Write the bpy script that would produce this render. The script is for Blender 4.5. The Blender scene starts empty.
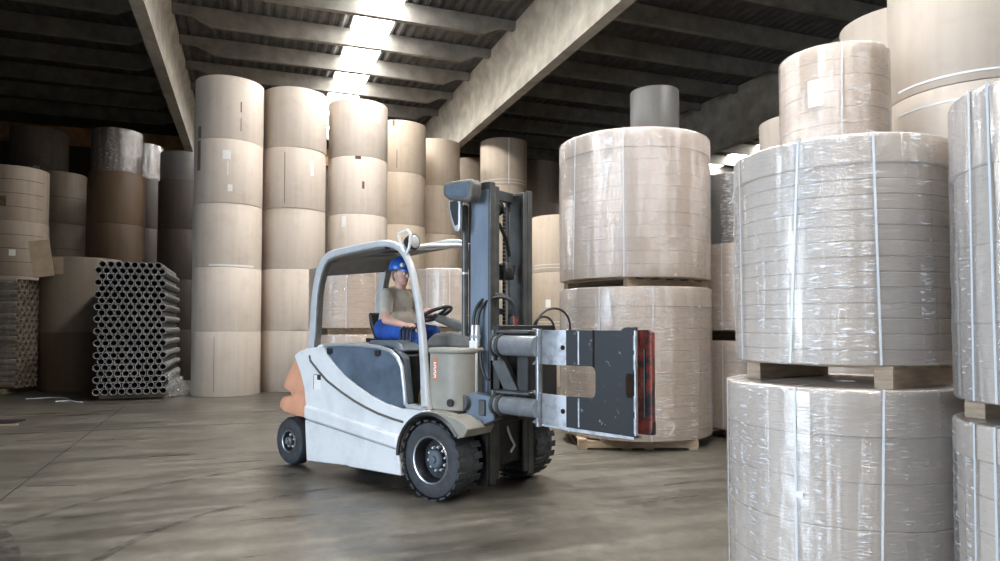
import bpy, bmesh, math, random
from mathutils import Vector, Matrix
R = math.radians
random.seed(7)
scn = bpy.context.scene
COL = scn.collection

# ------------------------------------------------------------------ materials
def mat(name):
    m = bpy.data.materials.new(name); m.use_nodes = True
    nt = m.node_tree; nt.nodes.clear()
    out = nt.nodes.new('ShaderNodeOutputMaterial')
    return m, nt, out
def N(nt, typ, **kw):
    n = nt.nodes.new(typ)
    for k, v in kw.items():
        if k == 'inp':
            for a, b in v.items(): n.inputs[a].default_value = b
        else: setattr(n, k, v)
    return n
def L(nt, a, ao, b, bi): nt.links.new(a.outputs[ao], b.inputs[bi])
def c4(c): return (c[0], c[1], c[2], 1.0)
def mul(nt, a, ao, f):
    n = N(nt, 'ShaderNodeMath', operation='MULTIPLY'); L(nt, a, ao, n, 0); n.inputs[1].default_value = f; return n

def simple(name, col, rough=.5, metal=0.0, var=.12, scale=9, bump=.0, col2=None, coat=0.0, spec=.5, detail=5, lo=.35, hi=.7, rnd=0.0, stretch=(1, 1, 1)):
    """a principled surface whose colour wanders with noise (dirt, wear)"""
    m, nt, out = mat(name)
    p = N(nt, 'ShaderNodeBsdfPrincipled', inp={'Roughness': rough, 'Metallic': metal, 'Coat Weight': coat, 'Specular IOR Level': spec})
    L(nt, p, 'BSDF', out, 'Surface')
    tc = N(nt, 'ShaderNodeTexCoord')
    mp = N(nt, 'ShaderNodeMapping'); mp.inputs['Scale'].default_value = stretch
    L(nt, tc, 'Object', mp, 'Vector')
    ns = N(nt, 'ShaderNodeTexNoise', inp={'Scale': scale, 'Detail': detail, 'Roughness': .6})
    L(nt, mp, 'Vector', ns, 'Vector')
    cr = N(nt, 'ShaderNodeValToRGB')
    c2 = col2 if col2 else tuple(x*(1-var*2) for x in col)
    cr.color_ramp.elements[0].position = lo; cr.color_ramp.elements[0].color = c4(c2)
    cr.color_ramp.elements[1].position = hi; cr.color_ramp.elements[1].color = c4(col)
    L(nt, ns, 'Fac', cr, 'Fac')
    last = cr
    if rnd:
        oi = N(nt, 'ShaderNodeObjectInfo')
        mr = N(nt, 'ShaderNodeMapRange', inp={'To Min': 1-rnd, 'To Max': 1+rnd}); L(nt, oi, 'Random', mr, 'Value')
        hs = N(nt, 'ShaderNodeHueSaturation'); L(nt, cr, 'Color', hs, 'Color'); L(nt, mr, 'Result', hs, 'Value')
        last = hs
    L(nt, last, 'Color', p, 'Base Color')
    if bump:
        b = N(nt, 'ShaderNodeBump', inp={'Strength': bump, 'Distance': .01}); L(nt, ns, 'Fac', b, 'Height'); L(nt, b, 'Normal', p, 'Normal')
    return m

def kraft(name, col, dark, rough=.6, rnd=.08):
    """kraft paper round a roll: faint vertical calender streaks, scuffs and blotches"""
    m, nt, out = mat(name)
    p = N(nt, 'ShaderNodeBsdfPrincipled', inp={'Roughness': rough, 'Specular IOR Level': .35})
    L(nt, p, 'BSDF', out, 'Surface')
    tc = N(nt, 'ShaderNodeTexCoord')
    mp = N(nt, 'ShaderNodeMapping'); mp.inputs['Scale'].default_value = (9, 9, .5); L(nt, tc, 'Object', mp, 'Vector')
    oi = N(nt, 'ShaderNodeObjectInfo')
    ad = N(nt, 'ShaderNodeVectorMath', operation='ADD'); L(nt, mp, 'Vector', ad, 0)
    m50 = mul(nt, oi, 'Random', 50); cx = N(nt, 'ShaderNodeCombineXYZ'); L(nt, m50, 0, cx, 'X'); L(nt, cx, 0, ad, 1)
    n1 = N(nt, 'ShaderNodeTexNoise', inp={'Scale': 1.0, 'Detail': 3}); L(nt, ad, 0, n1, 'Vector')
    n2 = N(nt, 'ShaderNodeTexNoise', inp={'Scale': 3.2, 'Detail': 7, 'Roughness': .65})
    ad2 = N(nt, 'ShaderNodeVectorMath', operation='ADD'); L(nt, tc, 'Object', ad2, 0); L(nt, cx, 0, ad2, 1); L(nt, ad2, 0, n2, 'Vector')
    r1 = N(nt, 'ShaderNodeMapRange', inp={'From Min': .3, 'From Max': .7, 'To Min': .0, 'To Max': .5}); L(nt, n1, 'Fac', r1, 'Value')
    r2 = N(nt, 'ShaderNodeMapRange', inp={'From Min': .52, 'From Max': .75, 'To Min': .0, 'To Max': .6}); L(nt, n2, 'Fac', r2, 'Value')
    sm = N(nt, 'ShaderNodeMath', operation='ADD', use_clamp=True); L(nt, r1, 0, sm, 0); L(nt, r2, 0, sm, 1)
    mx = N(nt, 'ShaderNodeMixRGB'); mx.inputs['Color1'].default_value = c4(col); mx.inputs['Color2'].default_value = c4(dark)
    L(nt, sm, 0, mx, 'Fac')
    mr = N(nt, 'ShaderNodeMapRange', inp={'To Min': 1-rnd, 'To Max': 1+rnd}); L(nt, oi, 'Random', mr, 'Value')
    hs = N(nt, 'ShaderNodeHueSaturation'); L(nt, mx, 'Color', hs, 'Color'); L(nt, mr, 'Result', hs, 'Value')
    L(nt, hs, 'Color', p, 'Base Color')
    b = N(nt, 'ShaderNodeBump', inp={'Strength': .12, 'Distance': .02}); L(nt, n1, 'Fac', b, 'Height'); L(nt, b, 'Normal', p, 'Normal')
    return m

def film(name, haze=.09, gl=.12, wr=.7, tint=(1, 1, 1)):
    """stretch film: clear, with horizontal wrinkles gathered in vertical bands"""
    m, nt, out = mat(name)
    tc = N(nt, 'ShaderNodeTexCoord'); sp = N(nt, 'ShaderNodeSeparateXYZ'); L(nt, tc, 'Object', sp, 0)
    at = N(nt, 'ShaderNodeMath', operation='ARCTAN2'); L(nt, sp, 'Y', at, 0); L(nt, sp, 'X', at, 1)
    oi = N(nt, 'ShaderNodeObjectInfo'); rn = mul(nt, oi, 'Random', 37.0)
    def cyl(sa, sz):
        a = mul(nt, at, 0, sa); z = mul(nt, sp, 'Z', sz)
        c = N(nt, 'ShaderNodeCombineXYZ'); L(nt, a, 0, c, 'X'); L(nt, z, 0, c, 'Y'); L(nt, rn, 0, c, 'Z'); return c
    fine = N(nt, 'ShaderNodeTexNoise', inp={'Scale': 1, 'Detail': 4, 'Roughness': .6}); L(nt, cyl(8, 105), 0, fine, 'Vector')
    big = N(nt, 'ShaderNodeTexNoise', inp={'Scale': 1, 'Detail': 2}); L(nt, cyl(3.2, 5), 0, big, 'Vector')
    band = N(nt, 'ShaderNodeTexNoise', inp={'Scale': 1, 'Detail': 2}); L(nt, cyl(5.5, .5), 0, band, 'Vector')
    bm_ = N(nt, 'ShaderNodeMapRange', inp={'From Min': .45, 'From Max': .58, 'To Min': .15, 'To Max': 1.0}); L(nt, band, 'Fac', bm_, 'Value')
    h = N(nt, 'ShaderNodeMath', operation='MULTIPLY'); L(nt, fine, 'Fac', h, 0); L(nt, bm_, 0, h, 1)
    h2 = N(nt, 'ShaderNodeMath', operation='MULTIPLY_ADD'); L(nt, big, 'Fac', h2, 0); h2.inputs[1].default_value = 1.3; L(nt, h, 0, h2, 2)
    b = N(nt, 'ShaderNodeBump', inp={'Strength': wr, 'Distance': .02}); L(nt, h2, 0, b, 'Height')
    # crumpled ridges are milkier than the flat film
    rd = N(nt, 'ShaderNodeMapRange', inp={'From Min': .55, 'From Max': .64, 'To Min': 0, 'To Max': .85}); L(nt, fine, 'Fac', rd, 'Value')
    rb = N(nt, 'ShaderNodeMath', operation='MULTIPLY'); L(nt, rd, 0, rb, 0); L(nt, bm_, 0, rb, 1)
    hz = N(nt, 'ShaderNodeMath', operation='ADD', use_clamp=True); L(nt, rb, 0, hz, 0); hz.inputs[1].default_value = haze
    tr = N(nt, 'ShaderNodeBsdfTransparent', inp={'Color': (.97, .97, .97, 1)})
    df = N(nt, 'ShaderNodeBsdfDiffuse', inp={'Color': (.86*tint[0], .87*tint[1], .9*tint[2], 1)})
    g = N(nt, 'ShaderNodeBsdfGlossy', inp={'Roughness': .26, 'Color': (1, 1, 1, 1)}); L(nt, b, 'Normal', g, 'Normal'); L(nt, b, 'Normal', df, 'Normal')
    m1 = N(nt, 'ShaderNodeMixShader'); L(nt, hz, 0, m1, 0); L(nt, tr, 0, m1, 1); L(nt, df, 0, m1, 2)
    lw = N(nt, 'ShaderNodeLayerWeight', inp={'Blend': .35}); L(nt, b, 'Normal', lw, 'Normal')
    gf = N(nt, 'ShaderNodeMath', operation='MULTIPLY_ADD', use_clamp=True); L(nt, lw, 'Fresnel', gf, 0); gf.inputs[1].default_value = .55; gf.inputs[2].default_value = gl-.05
    m2 = N(nt, 'ShaderNodeMixShader'); L(nt, gf, 0, m2, 0); L(nt, m1, 0, m2, 1); L(nt, g, 0, m2, 2)
    L(nt, m2, 0, out, 'Surface')
    return m

def concrete_floor():
    m, nt, out = mat('worn_concrete_floor')
    p = N(nt, 'ShaderNodeBsdfPrincipled', inp={'Specular IOR Level': .5}); L(nt, p, 'BSDF', out, 'Surface')
    tc = N(nt, 'ShaderNodeTexCoord')
    n1 = N(nt, 'ShaderNodeTexNoise', inp={'Scale': .55, 'Detail': 6, 'Roughness': .6}); L(nt, tc, 'Object', n1, 'Vector')
    n2 = N(nt, 'ShaderNodeTexNoise', inp={'Scale': 7, 'Detail': 10, 'Roughness': .75}); L(nt, tc, 'Object', n2, 'Vector')
    mp = N(nt, 'ShaderNodeMapping'); mp.inputs['Scale'].default_value = (.35, 3.2, 1); mp.inputs['Rotation'].default_value = (0, 0, R(-14)); L(nt, tc, 'Object', mp, 'Vector')
    n3 = N(nt, 'ShaderNodeTexNoise', inp={'Scale': 1.4, 'Detail': 7, 'Roughness': .65}); L(nt, mp, 'Vector', n3, 'Vector')
    cr = N(nt, 'ShaderNodeValToRGB'); e = cr.color_ramp.elements
    e[0].position = .36; e[0].color = c4((.040, .036, .030)); e[1].position = .66; e[1].color = c4((.165, .149, .122))
    mx = N(nt, 'ShaderNodeMath', operation='MULTIPLY_ADD'); L(nt, n3, 'Fac', mx, 0); mx.inputs[1].default_value = .5
    mx2 = N(nt, 'ShaderNodeMath', operation='MULTIPLY'); L(nt, n1, 'Fac', mx2, 0); mx2.inputs[1].default_value = .5; L(nt, mx2, 0, mx, 2)
    L(nt, mx, 0, cr, 'Fac')
    sp = N(nt, 'ShaderNodeMapRange', inp={'From Min': .35, 'From Max': .65, 'To Min': .66, 'To Max': 1.25}); L(nt, n2, 'Fac', sp, 'Value')
    hs = N(nt, 'ShaderNodeHueSaturation'); L(nt, cr, 'Color', hs, 'Color'); L(nt, sp, 0, hs, 'Value')
    L(nt, hs, 'Color', p, 'Base Color')
    rr = N(nt, 'ShaderNodeMapRange', inp={'From Min': .3, 'From Max': .7, 'To Min': .24, 'To Max': .5}); L(nt, n3, 'Fac', rr, 'Value'); L(nt, rr, 0, p, 'Roughness')
    b = N(nt, 'ShaderNodeBump', inp={'Strength': .25, 'Distance': .008}); L(nt, n2, 'Fac', b, 'Height'); L(nt, b, 'Normal', p, 'Normal')
    return m

def emis(name, col, s):
    m, nt, out = mat(name)
    e = N(nt, 'ShaderNodeEmission', inp={'Color': c4(col), 'Strength': s}); L(nt, e, 0, out, 'Surface'); return m

SKY_E = 54.0
M = {}
M['floor'] = concrete_floor()
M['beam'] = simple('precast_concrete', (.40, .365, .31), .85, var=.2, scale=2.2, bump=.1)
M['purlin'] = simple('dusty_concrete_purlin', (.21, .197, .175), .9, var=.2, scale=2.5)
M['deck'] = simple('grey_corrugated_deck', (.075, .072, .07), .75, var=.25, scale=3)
M['wall'] = simple('grimy_wall', (.10, .085, .07), .9, var=.25, scale=.8)
M['rust'] = simple('rusty_eaves_beam', (.6, .38, .19), .85, var=.25, scale=2)
M['sky'] = emis('daylight_through_roof_panel', (1, .98, .945), SKY_E)
M['kraft'] = kraft('pale_kraft_paper', (.60, .53, .465), (.48, .41, .345))
M['kraft_right'] = kraft('pale_grey_kraft_paper', (.40, .355, .31), (.34, .295, .255))
M['kraft_warm'] = kraft('warm_kraft_paper', (.52, .435, .345), (.42, .335, .255))
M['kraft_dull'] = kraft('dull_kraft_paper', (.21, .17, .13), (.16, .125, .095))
M['kraft_mid'] = kraft('shade_toned_kraft_paper', (.36, .30, .245), (.28, .225, .18))  # kraft darkened to carry the shade of the left corner
M['kraft_brown'] = kraft('brown_kraft_paper', (.125, .085, .055), (.095, .062, .04))
M['kraft_grey'] = kraft('grey_wrapped_paper', (.125, .12, .118), (.09, .088, .085), rough=.45)
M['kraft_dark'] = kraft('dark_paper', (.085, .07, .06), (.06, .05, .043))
M['reel'] = kraft('slit_reel_paper', (.60, .515, .44), (.53, .45, .375), rough=.55, rnd=.03)
M['reel_warm'] = kraft('warm_slit_reel_paper', (.66, .53, .42), (.57, .45, .345), rough=.55, rnd=.03)
M['edge'] = simple('paper_roll_end', (.42, .35, .28), .8, scale=14)
M['film'] = film('clear_stretch_film')
M['film_heavy'] = film('milky_stretch_film', haze=.14, gl=.18, wr=1.0)
M['strap'] = simple('white_strapping', (.62, .66, .70), .35, var=.03)
M['label'] = simple('white_paper_label', (.85, .85, .83), .6, var=.04)
M['tape'] = simple('pale_tape', (.80, .77, .72), .35, var=.05)
M['tear'] = simple('torn_paper', (.20, .14, .09), .9, var=.3, scale=20)
M['wood'] = simple('raw_pallet_wood', (.44, .335, .235), .75, var=.2, scale=6, stretch=(1, 1, 6))
M['tube'] = simple('grey_card_tube', (.21, .207, .205), .6, var=.15, scale=6, rnd=.1)
M['tube_tan'] = simple('tan_card_tube', (.34, .275, .21), .7, var=.15, scale=6, rnd=.1)
M['card'] = simple('cardboard', (.52, .40, .28), .8, var=.12, scale=4)
# truck
M['white'] = simple('scuffed_white_paint', (.74, .75, .76), .34, var=.07, scale=5, coat=.2, lo=.3, hi=.55)
M['guard'] = simple('worn_guard_paint', (.52, .535, .55), .35, var=.1, scale=6, coat=.2)
M['cream'] = simple('dusty_cream_paint', (.30, .285, .245), .5, var=.1, scale=5)
M['door'] = simple('blue_grey_door', (.125, .17, .23), .38, var=.25, scale=4, lo=.35, hi=.75, coat=.2)
M['hood'] = simple('dark_blue_grey_hood', (.12, .145, .175), .4, var=.15, scale=5)
M['chrome'] = simple('brushed_steel_trim', (.55, .57, .60), .35, .5, var=.06)
M['orange'] = simple('faded_orange_paint', (.78, .38, .235), .5, var=.12, scale=5, col2=(.64, .31, .19))
M['rubber'] = simple('grey_rubber_tyre', (.055, .06, .068), .75, var=.25, scale=14, bump=.15)
M['rim'] = simple('dark_steel_rim', (.045, .048, .055), .45, .6, var=.2)
M['rim_edge'] = simple('worn_rim_edge', (.55, .56, .58), .35, .9)
M['steel_dark'] = simple('dark_mast_steel', (.10, .105, .105), .42, .35, var=.25, scale=6)
M['steel_black'] = simple('oily_black_steel', (.025, .025, .026), .5, .2, var=.3, scale=9)
M['steel_blue'] = simple('blue_grey_steel', (.19, .235, .30), .36, .45, var=.15, scale=4, stretch=(1, 1, .3))
M['dark_hole'] = simple('dark_recess', (.03, .02, .015), .95, spec=.05)
M['steel_smooth'] = simple('polished_cylinder_steel', (.34, .36, .39), .25, .45, var=.15)
M['steel'] = simple('bare_steel', (.36, .375, .40), .45, .5, var=.22, scale=12, lo=.3, hi=.55)
M['steel_worn'] = simple('scuffed_dark_plate', (.022, .024, .027), .5, .0, spec=.2, col2=(.22, .225, .23), scale=13, lo=.31, hi=.37, detail=9)
M['red_worn'] = simple('worn_red_paint', (.26, .045, .03), .55, col2=(.04, .025, .022), scale=16, lo=.42, hi=.58, detail=8)
M['black'] = simple('black_plastic', (.018, .018, .02), .45, var=.2)
M['grey_pl'] = simple('grey_plastic', (.13, .125, .115), .5, var=.15)
M['glass'] = simple('mirror_glass', (.75, .78, .82), .06, 1.0, var=.03)
M['lens'] = simple('lamp_lens', (.75, .76, .78), .12, .3, var=.05)
M['decal'] = simple('orange_red_decal', (.60, .19, .08), .5, var=.05)
M['ink'] = simple('black_print', (.02, .02, .022), .6, var=.05)
M['skin'] = simple('skin', (.62, .36, .28), .5, var=.05, scale=12)
M['shirt'] = simple('khaki_cotton', (.55, .50, .42), .85, var=.1, scale=14, bump=.1)
M['jeans'] = simple('bright_blue_work_trousers', (.02, .10, .46), .8, var=.2, scale=10)
M['cap'] = simple('blue_helmet', (.02, .12, .50), .3, var=.05)
M['hair'] = simple('greying_hair', (.16, .14, .12), .8)
M['gold'] = simple('brass_fittings', (.5, .36, .12), .35, .8)

# ------------------------------------------------------------------ mesh building
class MB:
    def __init__(s): s.v = []; s.f = []
    def add(s, vs, fs):
        o = len(s.v); s.v += [tuple(v) for v in vs]; s.f += [tuple(i+o for i in f) for f in fs]; return s
    def box(s, cx, cy, cz, sx, sy, sz, rz=0, ry=0):
        m = Matrix.Translation((cx, cy, cz)) @ Matrix.Rotation(rz, 4, 'Z') @ Matrix.Rotation(ry, 4, 'Y')
        vs = [m @ Vector((x*sx/2, y*sy/2, z*sz/2)) for x in (-1, 1) for y in (-1, 1) for z in (-1, 1)]
        return s.add(vs, [(0, 1, 3, 2), (4, 6, 7, 5), (0, 4, 5, 1), (2, 3, 7, 6), (0, 2, 6, 4), (1, 5, 7, 3)])
    def prism(s, poly, a, b, axis='y'):
        """polygon extruded: axis y takes (x,z), z takes (x,y), x takes (y,z)"""
        def P(p, t): return (p[0], t, p[1]) if axis == 'y' else ((p[0], p[1], t) if axis == 'z' else (t, p[0], p[1]))
        n = len(poly)
        vs = [P(p, a) for p in poly]+[P(p, b) for p in poly]
        fs = [tuple(range(n)), tuple(range(2*n-1, n-1, -1))]+[(i, i+n, (i+1) % n+n, (i+1) % n) for i in range(n)]
        return s.add(vs, fs)
    def lathe(s, prof, seg=48, org=(0, 0, 0), axis='z', closed=False, a0=0, a1=360):
        full = abs(a1-a0) >= 360
        k = seg if full else seg+1
        vs = []; fs = []
        for i in range(k):
            a = R(a0+(a1-a0)*i/seg); ca, sa = math.cos(a), math.sin(a)
            for r, h in prof:
                if axis == 'z': vs.append((org[0]+r*ca, org[1]+r*sa, org[2]+h))
                elif axis == 'y': vs.append((org[0]+r*ca, org[1]+h, org[2]+r*sa))
                else: vs.append((org[0]+h, org[1]+r*ca, org[2]+r*sa))
        n = len(prof)
        for i in range(seg):
            j = (i+1) % k
            for t in range(n if closed else n-1):
                u = (t+1) % n
                fs.append((i*n+t, j*n+t, j*n+u, i*n+u))
        return s.add(vs, fs)
    def tube(s, path, rad, seg=10, cap=True, flat=None):
        path = [Vector(p) for p in path]; n = len(path)
        rad = rad if isinstance(rad, (list, tuple)) else [rad]*n
        t0 = (path[1]-path[0]).normalized()
        u = t0.orthogonal().normalized() if flat is None else Vector(flat)
        vs = []; fs = []
        for i, p in enumerate(path):
            t = (path[min(i+1, n-1)]-path[max(i-1, 0)]).normalized()
            u = (u-t*u.dot(t)).normalized(); w = t.cross(u)
            for k in range(seg):
                a = 2*math.pi*k/seg
                vs.append(p+(u*math.cos(a)+w*math.sin(a))*rad[i])
        for i in range(n-1):
            for k in range(seg):
                k2 = (k+1) % seg
                fs.append((i*seg+k, i*seg+k2, (i+1)*seg+k2, (i+1)*seg+k))
        if cap: fs += [tuple(range(seg-1, -1, -1)), tuple((n-1)*seg+k for k in range(seg))]
        return s.add(vs, fs)
    def ribbon(s, path, w, h, up=(0, 1, 0)):
        """rectangular section swept along a path; w along up, h across"""
        path = [Vector(p) for p in path]; n = len(path); up = Vector(up).normalized()
        vs = []; fs = []
        for i, p in enumerate(path):
            t = (path[min(i+1, n-1)]-path[max(i-1, 0)]).normalized(); c = t.cross(up).normalized()
            hh = h[i] if isinstance(h, (list, tuple)) else h
            for a, b in ((-1, -1), (-1, 1), (1, 1), (1, -1)): vs.append(p+up*a*w/2+c*b*hh/2)
        for i in range(n-1):
            for k in range(4): k2 = (k+1) % 4; fs.append((i*4+k, i*4+k2, i*4+4+k2, i*4+4+k))
        fs += [(3, 2, 1, 0), tuple(4*(n-1)+k for k in range(4))]
        return s.add(vs, fs)
    def ball(s, c, r, seg=16, rings=10):
        r = r if isinstance(r, (list, tuple)) else (r, r, r)
        vs = [(c[0], c[1], c[2]+r[2])]; fs = []
        for i in range(1, rings):
            t = math.pi*i/rings
            for k in range(seg):
                a = 2*math.pi*k/seg
                vs.append((c[0]+r[0]*math.sin(t)*math.cos(a), c[1]+r[1]*math.sin(t)*math.sin(a), c[2]+r[2]*math.cos(t)))
        vs.append((c[0], c[1], c[2]-r[2]))
        for k in range(seg):
            k2 = (k+1) % seg
            fs.append((0, 1+k, 1+k2)); b = 1+(rings-2)*seg; fs.append((len(vs)-1, b+k2, b+k))
            for i in range(rings-2): a = 1+i*seg; fs.append((a+k, a+seg+k, a+seg+k2, a+k2))
        return s.add(vs, fs)
    def mesh(s, name, m, ang=35):
        me = bpy.data.meshes.new(name); me.from_pydata(s.v, [], s.f); me.update()
        bm = bmesh.new(); bm.from_mesh(me); bmesh.ops.recalc_face_normals(bm, faces=bm.faces); bm.to_mesh(me); bm.free()
        for p in me.polygons: p.use_smooth = True
        try: me.set_sharp_from_angle(angle=R(ang))
        except Exception: pass
        me.materials.append(m); return me
    def build(s, name, m, parent=None, bevel=0, seg=2, ang=35):
        o = bpy.data.objects.new(name, s.mesh(name, m, ang)); COL.objects.link(o)
        if parent: o.parent = parent
        if bevel:
            b = o.modifiers.new('soft_edges', 'BEVEL'); b.width = bevel; b.segments = seg; b.limit_method = 'ANGLE'; b.angle_limit = R(40)
        return o

def tag(o, label=None, cat=None, group=None, kind=None):
    if label: o['label'] = label
    if cat: o['category'] = cat
    if group: o['group'] = group
    if kind: o['kind'] = kind
    return o
def empty(name, loc=(0, 0, 0), rz=0):
    o = bpy.data.objects.new(name, None); COL.objects.link(o); o.location = loc; o.rotation_euler = (0, 0, rz); o.empty_display_size = .2; return o
def struct(o): o['kind'] = 'structure'; return o
def copy_tree(o, parent=None):
    c = o.copy(); COL.objects.link(c)
    if parent: c.parent = parent
    for ch in list(o.children): copy_tree(ch, c)
    return c

# ------------------------------------------------------------------ building frame (turned 20 degrees to the lens)
YAW = math.atan2(.345, .939)
D2 = Vector((math.cos(YAW), math.sin(YAW), 0)); D1 = Vector((-math.sin(YAW), math.cos(YAW), 0))
def bld(v, p, z=0): return D2*v+D1*p+Vector((0, 0, z))
def bbox(name, m, v0, v1, p0, p1, z0, z1, **k):
    o = MB().box(0, 0, 0, v1-v0, p1-p0, z1-z0).build(name, m, **k)
    o.location = bld((v0+v1)/2, (p0+p1)/2, (z0+z1)/2); o.rotation_euler = (0, 0, YAW); return struct(o)
V0, V1, P0, P1, ZD = -9.4, 24.0, -9.0, 28.6, 9.3
GP0, GP1, GZ = -3.2, 5.2, 5.4           # the gate in the left wall
bbox('floor', M['floor'], V0-.3, V1+.3, P0-.3, P1+.3, -.2, 0)
bbox('wall_back', M['wall'], V0, V1, P1, P1+.3, 0, ZD+.2)
bbox('trim_1', M['rust'], V0, V1, P1-.22, P1, 8.1, 8.75)
bbox('wall_right', M['wall'], V1, V1+.3, P0, P1, 0, ZD+.2)
bbox('wall_front', M['wall'], V0, V1, P0-.3, P0, 0, ZD+.2)
w = MB().box(V0-.15, (P0+GP0)/2, (ZD+.2)/2, .3, GP0-P0, ZD+.2).box(V0-.15, (GP1+P1)/2, (ZD+.2)/2, .3, P1-GP1, ZD+.2).box(V0-.15, (GP0+GP1)/2, (GZ+ZD+.2)/2, .3, GP1-GP0, ZD+.2-GZ)
o = struct(w.build('wall_left', M['wall'])); o.rotation_euler = (0, 0, YAW)
w = MB().box(V0-.1, GP0-.06, GZ/2, .5, .12, GZ).box(V0-.1, GP1+.06, GZ/2, .5, .12, GZ).box(V0-.1, (GP0+GP1)/2, GZ+.08, .5, GP1-GP0+.24, .16)
o = struct(w.build('door_1', M['rust'])); o.rotation_euler = (0, 0, YAW)
# corrugated roof deck
mb = MB(); n = int((V1-V0)/.26); vs = []; fs = []
for i in range(n*4+1):
    v = V0+(V1-V0)*i/(n*4); z = ZD+(.0, .0, .05, .05)[i % 4]
    vs += [(v, P0, z), (v, P1, z)]
for i in range(n*4): fs.append((2*i, 2*i+1, 2*i+3, 2*i+2))
mb.add(vs, fs); mb.add([(V0, P0, ZD+.2), (V1, P0, ZD+.2), (V1, P1, ZD+.2), (V0, P1, ZD+.2)], [(0, 1, 2, 3)])
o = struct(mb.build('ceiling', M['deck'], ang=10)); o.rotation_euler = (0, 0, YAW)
# deep rafters
RAFT = (-2.03, 6.45, 14.95, 23.4)
for i, v in enumerate(RAFT):
    poly = [(-.13, 7.5), (.13, 7.5), (.13, 7.75), (.075, 7.9), (.075, 8.85), (.17, 9.0), (.17, ZD), (-.17, ZD), (-.17, 9.0), (-.075, 8.85), (-.075, 7.9), (-.13, 7.75)]
    mb = MB().prism([(v+a, b) for a, b in poly], P0, P1, 'y')
    o = struct(mb.build('roof_beam', M['beam'])); o.rotation_euler = (0, 0, YAW)
# purlins, haunched at their ends
edges = [V0]+list(RAFT)+[V1]
for k in range(-8, 14):
    p = 8.43+1.9*(k-2)
    if p < P0+.3 or p > P1-.4: continue
    for a, b in zip(edges[:-1], edges[1:]):
        a2, b2 = a+.08, b-.08
        if b2-a2 < 1: continue
        mb = MB(); vs = []; fs = []
        for v, zb in ((a2, 9.10), (a2+.5, 9.10), (a2+.95, 8.88), (b2-.95, 8.88), (b2-.5, 9.10), (b2, 9.10)):
            vs += [(v, p-.075, zb), (v, p+.075, zb), (v, p+.13, ZD), (v, p-.13, ZD)]
        for j in range(5):
            q = j*4
            for t in range(4): t2 = (t+1) % 4; fs.append((q+t, q+t2, q+4+t2, q+4+t))
        fs += [(0, 1, 2, 3), (23, 22, 21, 20)]
        o = struct(mb.add(vs, fs).build('roof_purlin', M['purlin'])); o.rotation_euler = (0, 0, YAW)
# translucent roof panels between the purlins; the unseen middle row is added for light
wi = 0
for v in (2.87, 9.6, 20.9):
    for k in range(-7, 13):
        p = 8.43+1.9*(k-2)+.95
        if p < P0+.8 or p > P1-.9: continue
        if v > 10 and p < 22: continue
        if 5 < v < 15 and not 3.5 < p < 9.8: continue  # short row added out of view to brighten the right side
        wi += 1
        o = MB().box(0, 0, 0, .98, 1.55, .02).build('window_%d' % wi, M['sky']); struct(o)
        o.location = bld(v, p, ZD-.03); o.rotation_euler = (0, 0, YAW)
# slab joints
def strip(a, b, wd, name='trim_joint'):
    a, b = Vector(a), Vector(b); d = b-a
    o = MB().box(0, 0, .0012, d.length, wd, .0024).build(name, M['ink']); struct(o)
    o.location = (a+b)/2; o.rotation_euler = (0, 0, math.atan2(d.y, d.x))
strip((-3.6, 4.0, 0), (-7.2, 13.1, 0), .014, 'trim_2'); strip((-4.55, 6.6, 0), (-4.1, 6.62, 0), .02, 'trim_3')
strip((-9, 9.0, 0), (-1.2, 11.8, 0), .012, 'trim_4'); strip((.2, 8.0, 0), (2.0, 8.66, 0), .012, 'trim_5')

# rubber marks swept by turning tyres
def mark_mat():
    m, nt, out = mat('faint_rubber_mark')
    tc = N(nt, 'ShaderNodeTexCoord'); ns = N(nt, 'ShaderNodeTexNoise', inp={'Scale': 6, 'Detail': 8, 'Roughness': .7}); L(nt, tc, 'Object', ns, 'Vector')
    mr = N(nt, 'ShaderNodeMapRange', inp={'From Min': .42, 'From Max': .68, 'To Min': 0, 'To Max': .6}); L(nt, ns, 'Fac', mr, 'Value')
    t = N(nt, 'ShaderNodeBsdfTransparent'); d = N(nt, 'ShaderNodeBsdfDiffuse', inp={'Color': (.02, .02, .02, 1)}); x = N(nt, 'ShaderNodeMixShader')
    L(nt, mr, 0, x, 0); L(nt, t, 0, x, 1); L(nt, d, 0, x, 2); L(nt, x, 0, out, 'Surface'); return m
M['mark'] = mark_mat()
def tyre_mark(name, cx, cy, r, a0, a1, w):
    vs = []; fs = []; n = 40
    for i in range(n+1):
        a = R(a0+(a1-a0)*i/n)
        for q in (r-w/2, r+w/2): vs.append((cx+q*math.cos(a), cy+q*math.sin(a), .0035))
    for i in range(n): fs.append((2*i, 2*i+1, 2*i+3, 2*i+2))
    struct(MB().add(vs, fs).build(name, M['mark']))
tyre_mark('trim_6', -.6, 4.9, 3.2, 120, 188, .07); tyre_mark('trim_7', -.4, 4.6, 2.25, 110, 195, .08); tyre_mark('trim_8', 1.0, 9.5, 7.5, 185, 235, .22); tyre_mark('trim_9', -6.5, 2.2, 4.0, 5, 75, .16)
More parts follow.
